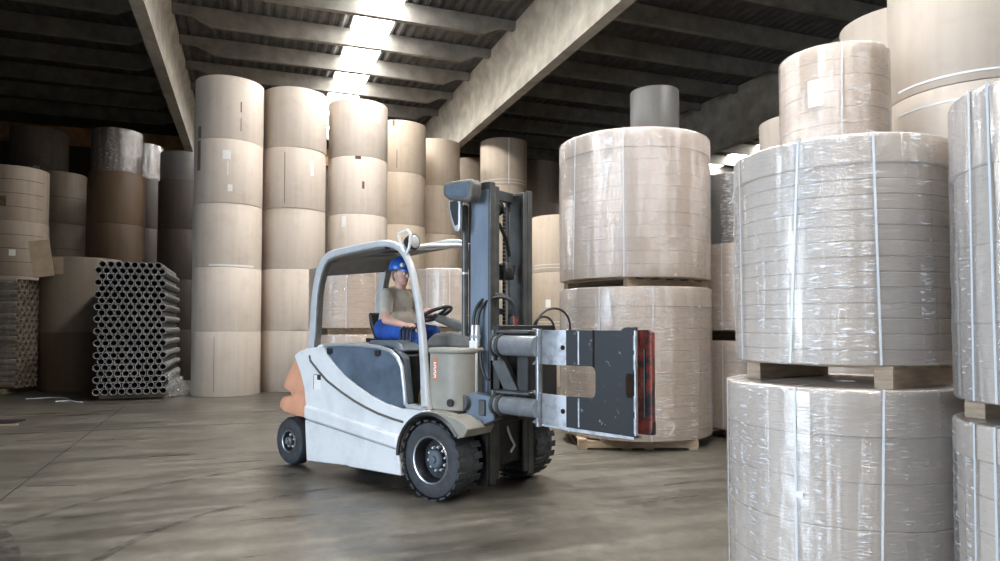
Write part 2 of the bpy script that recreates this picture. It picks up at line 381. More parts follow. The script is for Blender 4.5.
# ------------------------------------------------------------------ paper rolls, reels and pallets
def roll_mesh(r, h, m, core=.055, seg=64):
    b = .012
    prof = [(core, h-.02), (core, h), (r-b, h), (r-b*.3, h-b*.3), (r, h-b), (r, h*.5), (r, b), (r-b*.3, b*.3), (r-b, 0), (core, 0), (core, .02)]
    return MB().lathe(prof, seg).mesh('paper_roll', m, 60)
def reel_mesh(r, h, n, m, lap=True, seed=1, seg=72, lh=None):
    """a column of slit reels: a fine groove at each slit, each reel set a hair in or out"""
    rg = random.Random(seed); g = .004; lh = (lh or .13*h) if lap and n > 6 else h/n; dz = (h-lh)/max(1, n-1)
    prof = [(.08, h-.1), (.08, h), (r-.01, h)]
    for i in range(n-1, -1, -1):
        ri = r-.006+rg.uniform(-.004, .004)
        if lap and i == n-1: ri = r+.007
        z1, z0 = (h if i == n-1 else (i+1)*dz), i*dz
        prof += [(ri-.004, z1-g*.4), (ri, z1-g*1.4), (ri, z0+g*1.4), (ri-.004, z0+g*.4)]
        if i: prof.append((ri-.007, z0))
    prof += [(r-.02, 0), (.08, 0)]
    return MB().lathe(prof, seg).mesh('wrapped_paper_reel', m, 25)
_cache = {}
def cached(key, fn):
    if key not in _cache: _cache[key] = fn()
    return _cache[key]
def new(name, me, parent=None):
    o = bpy.data.objects.new(name, me); COL.objects.link(o)
    if parent: o.parent = parent
    return o
def patch_mb(r, ang, z0, z1, half, off=.003, seg=None, th=.002):
    """a thin curved patch lying on the side of a roll"""
    seg = seg or max(4, int(half/r*30)); vs = []; fs = []
    for i in range(seg+1):
        a = R(ang)+(-half+2*half*i/seg)/r
        for rr in (r+off, r+off+th):
            for z in (z0, z1): vs.append((rr*math.cos(a), rr*math.sin(a), z))
    for i in range(seg):
        a = i*4; b = a+4
        fs += [(a+2, b+2, b+3, a+3), (a, a+1, b+1, b), (a, b, b+2, a+2), (a+1, a+3, b+3, b+1)]
    fs += [(0, 2, 3, 1), (seg*4, seg*4+1, seg*4+3, seg*4+2)]
    return MB().add(vs, fs)
def paper_roll(x, y, z, r, h, m, label, group=None, rot=None):
    o = new('paper_roll', cached(('roll', r, h, m), lambda: roll_mesh(r, h, M[m])))
    o.location = (x, y, z); o.rotation_euler = (0, 0, random.uniform(0, 6) if rot is None else rot)
    tag(o, label, 'paper roll', group)
    return o
def sticker(roll, r, ang_world, z0, z1, half, m='label', name='label'):
    a = ang_world-math.degrees(roll.rotation_euler.z)
    return patch_mb(r, a, z0, z1, half).build(name, M[m], roll)
def wrapped_reel(x, y, z, r, h, n, label, group=None, straps=(), lab=None, m='reel', fm='film', seed=1, lap=True, pale=None):
    o = new('wrapped_paper_reel', reel_mesh(r, h, n, M[m], lap, seed)); o.location = (x, y, z)
    tag(o, label, 'paper reel', group)
    f = MB(); e = .0125; pr = [(r*.72, h+.006), (r-.02, h+.006), (r+e-.004, h-.004), (r+e, h-.02)]
    for i in range(1, 12): pr.append((r+e+random.uniform(-.002, .003), h*(1-i/12)))
    pr += [(r+e, .015), (r+e-.008, -.001), (r-.05, -.003)]
    f.lathe(pr, 72).build('shrink_wrap', M[fm], o, ang=60)
    for a, lean in straps:
        a = R(a); s = MB(); vs = []; fs = []; hw = .006/(r+e); rr = r+e+.003
        for i in range(9):
            t = i/8; aa = a+lean*(t-.5)
            for q in (-hw, hw): vs.append((rr*math.cos(aa+q), rr*math.sin(aa+q), h*(1-t)+.004))
            for q in (-hw, hw): vs.append(((rr+.0015)*math.cos(aa+q), (rr+.0015)*math.sin(aa+q), h*(1-t)+.004))
        for i in range(8):
            q = i*4; fs += [(q+2, q+3, q+7, q+6), (q, q+4, q+5, q+1), (q, q+2, q+6, q+4), (q+1, q+5, q+7, q+3)]
        s.add(vs, fs)
        c, sn = math.cos(a-lean/2), math.sin(a-lean/2)
        s.add([((k)*c-sn*j*.006, (k)*sn+c*j*.006, h+.008) for k in (rr, r*.6) for j in (-1, 1)], [(0, 1, 3, 2)])
        s.build('strap', M['strap'], o)
    if lab:
        for (a, z0, z1, hf, nm, mm) in lab: patch_mb(r+e, a, z0, z1, hf, .003).build(nm, M[mm], o)
    return o
def make_pallet(lx, ly, h, between=False):
    """two-way pallet: three stringers, deck boards above and below"""
    t = empty('wooden_pallet')
    bt = .02
    for j in (-1, 0, 1):
        if j == 0 and between: continue
        if j == 0: s = MB().box(0, 0, h/2, lx-.1, .06, h-2*bt)
        else: s = MB().box(0, j*(ly/2-.05), (h-bt)/2 if between else h/2, lx, .10, h-bt if between else h-2*bt)
        s.build('stringer', M['wood'], t, bevel=.003)
    for i in range(6):
        xx = -lx/2+.06+(lx-.12)*i/5
        MB().box(xx, 0, h-bt/2, .11, ly, bt).build('deck_board', M['wood'], t, bevel=.002)
        if i in (0, 2, 3, 5) and not between: MB().box(xx, 0, bt/2, .11, ly, bt).build('bottom_board', M['wood'], t, bevel=.002)
    return t
_pal = {}
def pallet(x, y, z, lx, ly, h, rz, label, group='wooden pallets under the wrapped reels'):
    k = (lx, ly, h, z > .5)
    if k not in _pal: _pal[k] = t = make_pallet(*k)
    else: t = copy_tree(_pal[k])
    t.location = (x, y, z); t.rotation_euler = (0, 0, R(rz)); return tag(t, label, 'pallet', group)
ORD = ['bottom', 'second from floor', 'third from floor', 'fourth from floor', 'fifth from floor']
def kraft_stack(x, y, r, h, n, m, desc, group, jit=.012, z=0, mats=None):
    out = []
    for i in range(n):
        where = 'topmost' if i == n-1 else ORD[i]
        o = paper_roll(x+random.uniform(-jit, jit), y+random.uniform(-jit, jit), z+i*h, r, h, (mats[i] if mats else m), '%s, %s one' % (desc, where), group)
        out.append(o)
    return out
GK = 'plain kraft rolls in the tall stacks along the back'
# the row of tall pale stacks
s1 = kraft_stack(-6.18, 15.41, .73, 1.405, 5, 'kraft', 'pale kraft roll in the tall stack right of the tube bundle', GK)
s2 = kraft_stack(-4.99, 16.43, .735, 1.425, 5, 'kraft', 'pale kraft roll in the second tall stack, behind the truck tail', GK)
s3 = kraft_stack(-3.62, 17.2, .735, 1.42, 5, 'kraft', 'kraft roll in the third tall stack, under the roof light', GK)
s4 = kraft_stack(-2.85, 18.95, .76, 1.42, 5, 'kraft_warm', 'kraft roll in the fourth tall stack, behind the cab roof', GK)
s5 = kraft_stack(-2.0, 20.75, .76, 1.42, 5, 'kraft_warm', 'kraft roll in the fifth tall stack, left of the mast top', GK)
for o, r, a, z0, z1, hf, mm, nm in ((s1[3], .73, -72, .95, 1.15, .085, 'label', 'label'), (s1[3], .73, -70, .60, .92, .012, 'tape', 'tape'), (s1[3], .73, -66, .25, .40, .05, 'tape', 'torn_flap'),
    (s1[4], .73, -50, .62, .85, .014, 'tear', 'scuff'), (s1[4], .73, -50, .2, .5, .008, 'tear', 'scuff'), (s1[3], .73, -125, .72, 1.38, .06, 'kraft_dull', 'stain'), (s1[4], .73, -125, .04, .3, .06, 'kraft_dull', 'stain'),
    (s2[3], .735, -90, .1, 1.3, .009, 'kraft_dull', 'wrapper_seam'), (s2[3], .735, -40, .8, 1.15, .04, 'label', 'label'), (s3[4], .735, -35, .9, 1.2, .05, 'label', 'label'),
    (s3[2], .735, -105, 1.1, 1.36, .06, 'label', 'label'), (s3[3], .735, -68, .62, .80, .03, 'tear', 'torn_hole'), (s3[3], .735, -78, 1.34, 1.42, .07, 'tear', 'torn_edge'), (s4[4], .76, -85, .1, .6, .01, 'kraft_brown', 'scuff'), (s4[4], .76, -92, 1.25, 1.41, .03, 'tear', 'torn_edge'),
    (s1[2], .73, -60, .02, .06, .5, 'tape', 'tape_band'), (s1[0], .73, -88, .1, 1.3, .006, 'kraft_dull', 'wrapper_seam')):
    sticker(o, r, a, z0, z1, hf, mm, nm)
# behind the mast
GB = 'kraft rolls stacked behind the mast'
s6 = kraft_stack(.11, 21.75, .75, 1.48, 5, 'kraft_warm', 'banded kraft roll in the stack behind the mast top', GB)
for zz in (.0, .10): sticker(s6[4], .75, -90, .06+zz, .08+zz, 1.0, 'tape', 'tape_band')
sticker(s6[4], .75, -78, .02, 1.46, .02, 'tape', 'tape')
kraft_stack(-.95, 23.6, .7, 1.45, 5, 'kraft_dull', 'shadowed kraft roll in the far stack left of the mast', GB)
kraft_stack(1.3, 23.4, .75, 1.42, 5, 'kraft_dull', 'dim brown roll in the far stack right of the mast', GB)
s7 = kraft_stack(1.62, 17.7, .79, 1.44, 3, 'kraft_warm', 'kraft roll in the low stack between mast and big reels', GB)
for o in s7[1:]:
    for zz in (.0, .08): sticker(o, .79, -110, .10+zz, .118+zz, .7, 'tape', 'tape_band')
sticker(s7[1], .79, -122, .55, .75, .07, 'label', 'label')
# dim corner at the left: its shade is put into darker paper colours
GD = 'dim rolls in the far left corner'
def banded(o, r, h, n=3):
    for i in range(1, n+1): sticker(o, r, -65, h*i/(n+1), h*i/(n+1)+.014, r*1.1, 'kraft_brown', 'slit_line')
for i, o in enumerate(kraft_stack(-12.55, 17.55, .72, 1.39, 4, 'kraft_mid', 'slit roll in the stack behind the tan tubes', GD)):
    banded(o, .72, 1.375, 3)
    if i == 3: sticker(o, .72, -78, .35, .6, .09, 'tear', 'torn_hole')
    if i == 2: sticker(o, .72, -60, .5, .66, .07, 'label', 'label')
for o in kraft_stack(-13.1, 20.1, .70, 1.5, 4, 'kraft_mid', 'shade toned roll in the stack right of the slit rolls', GD): banded(o, .70, 1.5, 1)
for i in range(5):
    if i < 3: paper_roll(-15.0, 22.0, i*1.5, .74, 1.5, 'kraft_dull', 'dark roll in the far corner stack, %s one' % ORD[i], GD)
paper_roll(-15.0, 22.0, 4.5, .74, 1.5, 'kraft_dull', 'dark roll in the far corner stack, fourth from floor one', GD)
wrapped_reel(-15.0, 22.0, 6.0, .80, 1.85, 2, 'dark film wrapped roll topping the far left corner stack', GD, m='kraft_mid', lab=[(-62, .35, .58, .09, 'label', 'label')], seed=3, lap=False)
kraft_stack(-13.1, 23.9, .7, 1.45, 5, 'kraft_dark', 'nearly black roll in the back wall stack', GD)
ks = kraft_stack(-10.66, 18.85, .70, 1.43, 4, 'kraft_brown', 'brown roll in the stack under a shiny wrapped roll', GD)
wrapped_reel(-10.69, 18.85, 5.72, .62, 1.2, 2, 'shiny film wrapped roll on top of the brown roll stack', GD, m='kraft_brown', fm='film', seed=4, lap=False)
sticker(ks[3], .66, -75, .85, .95, .07, 'tape', 'tape')
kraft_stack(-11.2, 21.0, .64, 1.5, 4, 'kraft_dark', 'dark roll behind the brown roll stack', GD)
wrapped_reel(-11.2, 21.0, 6.0, .64, 1.1, 2, 'film wrapped roll peeping out behind the shiny wrapped roll', GD, m='kraft_brown', fm='film_heavy', seed=5, lap=False)
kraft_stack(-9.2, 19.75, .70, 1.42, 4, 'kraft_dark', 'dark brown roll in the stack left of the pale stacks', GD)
paper_roll(-9.25, 19.75, 5.68, .62, .82, 'kraft_grey', 'short grey roll on top of the dark brown stack', GD)
k0 = paper_roll(-10.2, 16.55, 0, .86, 1.38, 'kraft_brown', 'wide brown roll on the floor behind the grey tube bundle', GD)
k1 = paper_roll(-10.2, 16.55, 1.38, .86, 1.76, 'kraft_dull', 'wide kraft roll with a tape patch, atop the wide brown roll', GD)
sticker(k1, .86, -92, 1.35, 1.74, .13, 'card', 'tape_patch'); sticker(k0, .86, -90, .68, .70, .8, 'kraft_brown', 'slit_line')

# wrapped reels behind the truck
GW = 'film wrapped reels on pallets'
def pair(x, y, r, levels, desc, rz=31, pl=(.92, .95), straps=((-120, 0), (-80, 0)), m='reel', fm='film', n=12, first=True, seed=1, labs=None, rz0=None):
    """pallet / reel / pallet / reel ... levels = [(z0, z1)] of the reels"""
    z = 0
    for i, (a, b) in enumerate(levels):
        w = 'upper' if i == len(levels)-1 and i else 'lower'
        if z == 0 and rz0 is not None: pallet(x-.12, y, z, 1.5, 1.62, a-z, rz0, 'pallet under the %s reel %s' % (w, desc))
        else: pallet(x, y, z, pl[0], pl[1], a-z, rz, 'pallet under the %s reel %s' % (w, desc))
        wrapped_reel(x, y, a, r[i] if isinstance(r, (list, tuple)) else r, b-a, n[i] if isinstance(n, (list, tuple)) else n, '%s film wrapped reel %s' % (w, desc), GW, straps[i] if isinstance(straps[0][0], tuple) else straps, m=m, fm=fm, seed=seed+i, lab=labs[i] if labs else None)
        z = b
pair(-3.12, 13.83, .735, [(.13, 1.36), (1.49, 2.67)], 'seen through the cab behind the driver seat', 25, m='reel_warm', straps=((-78, 0), (-30, 0)), n=9, seed=11)
pair(-1.04, 13.9, .75, [(.13, 1.38), (1.52, 2.65)], 'seen past the steering wheel', 25, m='reel_warm', straps=((-85, 0), (-120, 0)), n=9, seed=21)
pair(1.84, 9.32, 1.005, [(.13, 2.025), (2.145, 4.0)], 'of the big pair behind the clamp', 29, (1.36, 1.40), (((-126, 0), (-89, -.03)), ((-149, -.05), (-108, .0))), n=(13, 11), m='reel_warm', fm='film_heavy', seed=31, rz0=0)
pair(3.55, 9.75, .68, [(.13, 1.33), (1.48, 2.67)], 'squeezed between the big pair and the front stack', 20, m='reel_warm', straps=((-138, 0), (-100, 0)), n=9, seed=41)
wrapped_reel(3.55, 9.75, 2.67, .66, .97, 2, 'grey wrapped reel topping the stack squeezed behind the front stack', GW, m='kraft_grey', seed=43, lap=False)
# the front pair
AX, AY = 2.084, 4.165
wrapped_reel(AX, AY, 0.003, .655, 1.207, 5, 'lower film wrapped reel of the front stack, cut by the bottom edge', GW, ((172, 0), (-136.5, 0), (-101, -.045)), seed=51, lab=[(-135, .62, .65, .02, 'label', 'label')])
pallet(AX+.024, AY-.04, 1.213, .70, .92, .121, 31, 'wooden pallet between the two reels of the front stack')
wrapped_reel(AX, AY, 1.336, .597, 1.236, 14, 'upper film wrapped reel of the front stack, with white straps', GW, ((-178, .03), (-138, -.10), (-99.7, .035)), seed=52)
# far right pair
BX, BY = 2.733, 3.094
pallet(BX, BY, 0, .8, .75, .135, 20, 'wooden pallet on the floor at the right edge')
wrapped_reel(BX, BY, .135, .562, .963, 6, 'lower film wrapped reel at the right edge, below a pallet', GW, ((178, -.02), (-170, 0)), seed=61)
pallet(BX, BY, 1.10, .7, .78, .098, 20, 'wooden pallet between the two reels at the right edge')
wrapped_reel(BX, BY, 1.20, .5525, 1.43, 4, 'upper film wrapped reel at the right edge, heavily creased film', GW, ((178, -.02), (-170, .02)), seed=62, fm='film_heavy')
# second row behind the front pair
GR = 'rolls rising behind the front stack'
pallet(3.71, 7.6, 0, 1.0, .95, .13, 31, 'wooden pallet on the floor behind the front stack')
wrapped_reel(3.71, 7.6, .13, .64, 1.6, 10, 'lower wrapped reel hidden behind the front stack', GW, seed=71)
wrapped_reel(3.71, 7.6, 1.73, .62, 1.64, 10, 'middle wrapped reel hidden behind the front stack', GW, seed=72)
pallet(3.71, 7.6, 3.37, .86, .82, .12, 31, 'wooden pallet under the small reel standing above the front stack')
wrapped_reel(3.74, 7.55, 3.49, .552, 1.03, 6, 'small film wrapped reel standing above the front stack, with paper label', GW, ((-108, -.03),), m='reel_warm', seed=73, lab=[(-134, .38, .66, .075, 'label', 'label')], lap=False)
t4 = kraft_stack(5.47, 7.85, .808, 1.385, 4, 'kraft_right', 'large pale roll in the stack at the upper right corner', GR)
for a, b in ((-.02, 0), (.09, 0)): pass
sticker(t4[3], .808, -128, .09, .112, .75, 'strap', 'tape_band'); sticker(t4[2], .808, -128, 1.20, 1.222, .75, 'strap', 'tape_band')
kraft_stack(5.8, 9.8, .76, 1.48, 4, 'kraft_right', 'pale roll in the stack behind the small wrapped reel', GR)
kraft_stack(5.45, 12.2, .72, 1.3, 4, 'kraft_right', 'small looking pale roll far behind the front stack', GR)
kraft_stack(3.36, 14.6, .52, 1.645, 4, 'kraft_grey', 'grey roll in the slim stack behind the big pair', GR)

# ------------------------------------------------------------------ cardboard tubes
TD, TW = .1432, .015
def tube_mesh(m, ln, seg=18, b=.002):
    ro, ri = TD/2, TD/2-TW
    prof = [(ro, -ln/2), (ro, ln/2), (ri, ln/2), (ri, -ln/2)]
    return MB().lathe(prof, seg, axis='y', closed=True).mesh('cardboard_tube', M[m], 40)
BASE = Vector((-8.22, 13.84, 0)); LN = 3.0
tm = tube_mesh('tube', LN); base_z = .11; RW = .1245
for k in range(22):
    up = 21-k                                    # 0 at the bottom
    cols = 8 if k % 2 == 0 else 9
    sp = .1462+.00035*k; right = 1.195+.055*k/21-(0 if cols == 9 else .5*sp)
    for c in range(cols):
        x = right-(cols-1-c)*sp
        o = new('cardboard_tube', tm)
        o.location = BASE+D2*x+D1*(LN/2+random.uniform(-.012, .012))+Vector((0, 0, base_z+TD/2+up*RW))
        o.rotation_euler = (0, 0, YAW)
        tag(o, 'grey cardboard tube in the honeycomb stack of open tube ends', 'tube', 'grey cardboard tubes stacked in a honeycomb')
d = empty('timber_skid', BASE+D2*.66+D1*(LN/2), YAW); tag(d, 'dark timber skid under the honeycomb stack of grey tubes', 'pallet')
for j in (-.95, 0, .95): MB().box(0, j, .05, 1.35, .12, .10).build('bearer', M['wood'], d, bevel=.004)
fb = MB(); rg = random.Random(3)
for q in range(3):
    vs = []; fs = []
    for i in range(15):
        for j in range(9):
            vs.append((i*.026-.1+rg.uniform(-.02, .02)+q*.1, -.06-.035*q+rg.uniform(-.03, .03), .02+j*.07*(1-.05*i)+rg.uniform(-.02, .02)))
    for i in range(14):
        for j in range(8): fs.append((i*9+j, i*9+9+j, i*9+10+j, i*9+j+1))
    fb.add(vs, fs)
o = fb.build('plastic_film', M['film_heavy'], ang=20); o.location = BASE+D2*1.34+D1*.35; o.rotation_euler = (0, 0, YAW+R(58))
tag(o, 'torn clear plastic film hanging off the foot of the grey tube stack', 'plastic film')
# tan bundle at the left edge, ends towards the right
tm2 = tube_mesh('tube_tan', 2.2); B2 = Vector((-10.9, 15.3, 0)); Y2 = R(-6.4); E2 = Vector((math.cos(Y2), math.sin(Y2), 0)); E1 = Vector((-math.sin(Y2), math.cos(Y2), 0))
for k in range(19):
    cols = 6 if k % 2 == 0 else 5
    for c in range(cols):
        o = new('cardboard_tube', tm2)
        o.location = B2-E2*(1.1+random.uniform(-.015, .015))+E1*(.08+c*.152+(0 if cols == 6 else .076))+Vector((0, 0, .12+TD/2+k*.13))
        o.rotation_euler = (0, 0, Y2-math.pi/2)
        tag(o, 'tan cardboard tube in the film covered bundle at the left edge', 'tube', 'tan cardboard tubes bundled at the left edge')
d = empty('timber_skid', B2-E2*1.1+E1*.45, Y2); tag(d, 'pale timber skid under the tan tube bundle at the left edge', 'pallet')
for j in (-.8, 0, .8): MB().box(j, 0, .055, .12, .95, .11).build('bearer', M['wood'], d, bevel=.004)
fb = MB(); vs = []; fs = []
for i in range(25):
    for j in range(19): vs.append((-2.2*i/24+.02, rg.uniform(-.035, .0)-.03, .25+2.35*j/18+rg.uniform(-.02, .02)))
for i in range(24):
    for j in range(18): fs.append((i*19+j, i*19+19+j, i*19+20+j, i*19+j+1))
o = fb.add(vs, fs).build('plastic_film', M['film'], ang=15); o.location = B2; o.rotation_euler = (0, 0, Y2)
tag(o, 'crinkled clear film over the side of the tan tube bundle', 'plastic film')
o = MB().box(0, 0, 0, .42, .015, .85).build('cardboard_sheet', M['card'], bevel=.003); o.location = (-10.55, 15.6, 3.08); o.rotation_euler = (R(-4), R(-9), YAW)
tag(o, 'loose cardboard sheet leaning on top of the tan tube bundle', 'cardboard')
for zz, zx in ((.25, .0), (1.75, .03)):
    pass
# bits on the floor
def loop(pts, r, name, m, label, cat):
    o = MB().tube(pts, r, 6).build(name, M[m]); tag(o, label, cat); return o
loop([(-9.9+.9*t+.05*math.sin(t*9), 14.25+.25*math.sin(t*3.3), .012) for t in [i/20 for i in range(21)]], .011, 'strap_offcut', 'strap', 'white strap offcut lying on the floor before the wide brown roll', 'strap')
loop([(-8.95+.62*t, 13.75+.13*math.sin(t*5), .012) for t in [i/16 for i in range(17)]], .011, 'strap_offcut', 'strap', 'white strap offcut lying at the foot of the grey tube stack', 'strap')
o = MB().box(0, 0, .008, .62, .42, .016).build('floor_plate', M['steel_black'], bevel=.003); o.location = (-8.0, 10.9, 0); o.rotation_euler = (0, 0, R(10)); tag(o, 'black metal drain plate set in the floor at the left edge', 'floor plate')
o = MB().box(0, 0, .01, .5, .035, .02).build('wood_scrap', M['wood']); o.location = (-7.72, 10.55, 0); o.rotation_euler = (0, 0, R(12)); tag(o, 'pale wood scrap beside the black floor plate', 'scrap')

# ------------------------------------------------------------------ the clamp truck (x forward, y to its left, z up)
TO = (-.182, 6.594, 0); TR = R(-39)
T = empty('forklift', TO, TR)
tag(T, 'white and orange electric forklift with a paper roll clamp on its mast', 'forklift')
YC = .035
def mir(y): return 2*YC-y
def part(mb, name, m, parent=None, bevel=0, seg=2, ang=35, label=None):
    o = mb.build(name, M[m], parent or T, bevel, seg, ang)
    if label: o['label'] = label
    return o
# frame and inner bodies
part(MB().box(-1.15, YC, .72, 1.45, 1.22, 1.1), 'chassis', 'steel_black', bevel=.02)
part(MB().box(-.06, YC, .50, .74, .60, .50), 'axle_housing', 'steel_black', bevel=.02)
part(MB().box(-.15, YC, .765, .74, 1.2, .03), 'cab_floor', 'black', bevel=.005)
# side bodywork, both sides
panel = [(-2.087, 1.22), (-1.97, 1.275), (-1.80, 1.305), (-1.56, 1.335), (-1.512, 1.253), (-1.37, 1.14), (-1.218, 1.041), (-1.02, .95), (-.804, .867), (-.60, .81), (-.379, .779), (-.30, .787), (-.05, .785),
         (-.06, .765), (-.16, .735), (-.25, .69), (-.33, .61), (-.385, .51), (-.41, .405), (-1.863, .565), (-1.868, .71), (-1.9, .884), (-1.973, 1.047)]
mould = [(-1.863, .705), (-1.1, .622), (-.404, .537), (-.41, .40), (-1.1, .478), (-1.861, .562)]
skirt = [(-1.861, .552), (-.415, .393), (-.40, .30), (-.375, .166), (-1.13, .152), (-1.144, .159), (-1.826, .124)]
door = [(-1.53, 1.335), (-1.2, 1.345), (-.983, 1.343), (-.70, 1.328), (-.56, 1.30), (-.46, 1.245), (-.40, 1.16), (-.365, .95), (-.352, .818), (-.379, .783), (-.60, .814), (-.804, .871), (-1.02, .954), (-1.218, 1.045), (-1.37, 1.144), (-1.512, 1.256)]
for s in (1, -1):
    def Y(y): return y if s == 1 else mir(y)
    sp = part(MB().prism(panel, Y(-.68), Y(-.60), 'y'), 'side_panel', 'white', bevel=.012, seg=3)
    part(MB().prism(mould, Y(-.712), Y(-.60), 'y'), 'side_moulding', 'white', sp, bevel=.028, seg=4)
    st = [(-1.80, Y(-.684), 1.23), (-1.783, Y(-.684), 1.175), (-1.64, Y(-.684), 1.07), (-1.491, Y(-.684), .976), (-1.27, Y(-.684), .88), (-1.057, Y(-.684), .802), (-.88, Y(-.684), .75), (-.704, Y(-.684), .708), (-.5, Y(-.684), .675), (-.36, Y(-.684), .659)]
    part(MB().ribbon(st, .012, .022), 'trim_stripe', 'grey_pl', sp)
    part(MB().prism(skirt, Y(-.694), Y(-.61), 'y'), 'skirt_panel', 'white', bevel=.01, seg=2)
    dr = part(MB().prism(door, Y(-.672), Y(-.60), 'y'), 'battery_door', 'door', bevel=.008, label='dark blue grey battery door with scuffs')
    tr_ = [(-1.56, Y(-.68), 1.34), (-1.3, Y(-.68), 1.355), (-.983, Y(-.68), 1.355), (-.70, Y(-.68), 1.34), (-.545, Y(-.68), 1.31), (-.445, Y(-.68), 1.25), (-.385, Y(-.68), 1.165), (-.35, Y(-.68), .96), (-.335, Y(-.68), .83), (-.30, Y(-.68), .80), (-.10, Y(-.68), .80)]
    part(MB().tube(tr_, .019, 8), 'trim_tube', 'chrome', dr)
    for hx in (-1.46, -.72):
        part(MB().box(hx, Y(-.683), 1.285, .07, .02, .05).lathe([(0, -.005), (.022, -.005), (.022, .014), (0, .014)], 12, (hx, Y(-.683) - (.014 if s == 1 else -.0), 1.27), 'y'), 'hinge', 'black', dr, bevel=.003)
    # dark step opening ahead of the door
    part(MB().box(-.22, Y(-.60), .805, .22, .10, .03), 'step', 'chrome', bevel=.004)
    part(MB().prism([(-.36, .80), (-.335, .80), (-.40, 1.24), (-.50, 1.31), (-.56, 1.33), (-.56, .80)], Y(-.64), Y(-.56), 'y'), 'door_jamb', 'hood', bevel=.01)
# sticker on the near side
lb = part(MB().box(-1.665, -.6815, .955, .115, .003, .15), 'sticker', 'label')
part(MB().box(-1.635, -.6835, 1.005, .06, .002, .05).box(-1.725, -.6835, .955, .006, .002, .15).box(-1.665, -.6835, 1.032, .115, .002, .006), 'sticker_print', 'ink', lb)
# counterweight: rounded block lofted in horizontal sections
secs = [(1.285, -1.95, .55), (1.25, -2.14, .60), (1.22, -2.25, .63), (1.12, -2.35, .66), (1.014, -2.415, .68), (.93, -2.46, .69), (.865, -2.49, .69), (.845, -2.46, .69), (.815, -2.37, .68), (.785, -2.345, .68), (.765, -2.37, .69), (.742, -2.50, .69), (.70, -2.53, .70), (.633, -2.54, .70), (.60, -2.46, .70), (.572, -2.28, .69), (.555, -2.06, .66), (.42, -2.02, .60), (.31, -1.98, .58)]
vs = []; fs = []; K = 26
for z, xr, hw in secs:
    rr = min(.25, (-1.80-xr)*.9); ring = [(-1.80, -hw)]
    for i in range(12):
        a = -math.pi/2-(math.pi/2)*i/11; ring.append((xr+rr+rr*math.cos(a), -hw+rr+rr*math.sin(a)))
    ring += [(x, -y) for x, y in reversed(ring)]
    vs += [(x, y+YC, z) for x, y in ring]
n = K
for i in range(len(secs)-1):
    for k in range(n): k2 = (k+1) % n; fs.append((i*n+k, i*n+k2, (i+1)*n+k2, (i+1)*n+k))
fs += [tuple(range(n)), tuple(range(len(vs)-1, len(vs)-n-1, -1))]
cw = part(MB().add(vs, fs), 'counterweight', 'orange', ang=28, label='faded orange counterweight')
part(MB().prism([(-1.56, 1.30), (-1.56, 1.36), (-1.80, 1.335), (-1.95, 1.31), (-2.08, 1.262), (-2.10, 1.235), (-1.9, 1.24)], -.60, .67, 'y'), 'tail_deck', 'white', bevel=.015, seg=3)
# hood over the battery
part(MB().prism([(-1.60, 1.29), (-1.60, 1.35), (-1.5, 1.365), (-.62, 1.36), (-.52, 1.33), (-.50, 1.27)], -.60, .67, 'y'), 'battery_hood', 'hood', bevel=.015, seg=3)
part(MB().prism([(-.98, 1.35), (-.95, 1.40), (-.62, 1.405), (-.52, 1.375), (-.45, 1.30), (-.55, 1.28)], -.60, -.34, 'y'), 'armrest_console', 'hood', bevel=.03, seg=3)
# wheels
def wheel(x, yo, z, r, w, rim_r, lug, name, sgn=1):
    """yo: outer face, tyre runs inward (sgn +1 = towards +y)"""
    pr = [(rim_r, .012), (rim_r+.02, 0), (r-.055, .0), (r-.022, .012), (r, .05), (r, w-.05), (r-.022, w-.012), (r-.055, w), (rim_r, w)]
    mb = MB().lathe([(a, b*sgn) for a, b in pr], 64, (x, yo, z), 'y')
    if lug:
        for i in range(22):
            a = 2*math.pi*i/22
            for o_, t in ((.055, 0), (w-.055, .5)):
                aa = a+t*2*math.pi/22
                m4 = Matrix.Translation((x+(r+.001)*math.cos(aa), yo+sgn*o_, z+(r+.001)*math.sin(aa))) @ Matrix.Rotation(-aa+math.pi/2, 4, 'Y')
                vs = [m4 @ Vector((p*.028, q*.058, s_*.008)) for p in (-1, 1) for q in (-1, 1) for s_ in (-1, 1)]
                mb.add(vs, [(0, 1, 3, 2), (4, 6, 7, 5), (0, 4, 5, 1), (2, 3, 7, 6), (0, 2, 6, 4), (1, 5, 7, 3)])
    ty = part(mb, name, 'rubber')
    dp = .11 if lug else .05
    part(MB().lathe([(a, b*sgn) for a, b in [(rim_r+.004, .02), (rim_r-.012, .008), (rim_r-.02, .02), (rim_r-.03, dp), (.07, dp+.01), (0, dp+.01)]], 48, (x, yo, z), 'y'), 'rim', 'rim', ty)
    part(MB().lathe([(a, b*sgn) for a, b in [(rim_r+.012, .008), (rim_r+.004, -.004), (rim_r-.006, .0), (rim_r-.008, .012)]], 48, (x, yo, z), 'y'), 'rim_edge', 'rim_edge', ty, label='bare metal rim edge')
    hb = .085 if lug else .05
    part(MB().lathe([(a, b*sgn) for a, b in [(hb, dp+.01), (hb, dp-.045), (hb-.014, dp-.06), (.032, dp-.062), (.028, dp-.078), (0, dp-.08)]], 32, (x, yo, z), 'y'), 'hub', 'hood' if lug else 'hood', ty)
    for i in range(10 if lug else 5):
        a = 2*math.pi*(i+.3)/(10 if lug else 5); q = .105 if lug else .07
        c = (x+q*math.cos(a), yo, z+q*math.sin(a))
        part(MB().lathe([(v, u*sgn) for v, u in [(.0135, dp+.01), (.0135, dp-.022), (.008, dp-.032), (0, dp-.033)]], 8, c, 'y'), 'wheel_bolt', 'label', ty, label='pale wheel bolt')
wheel(-.01, -.685, .352, .347, .30, .205, True, 'drive_wheel')
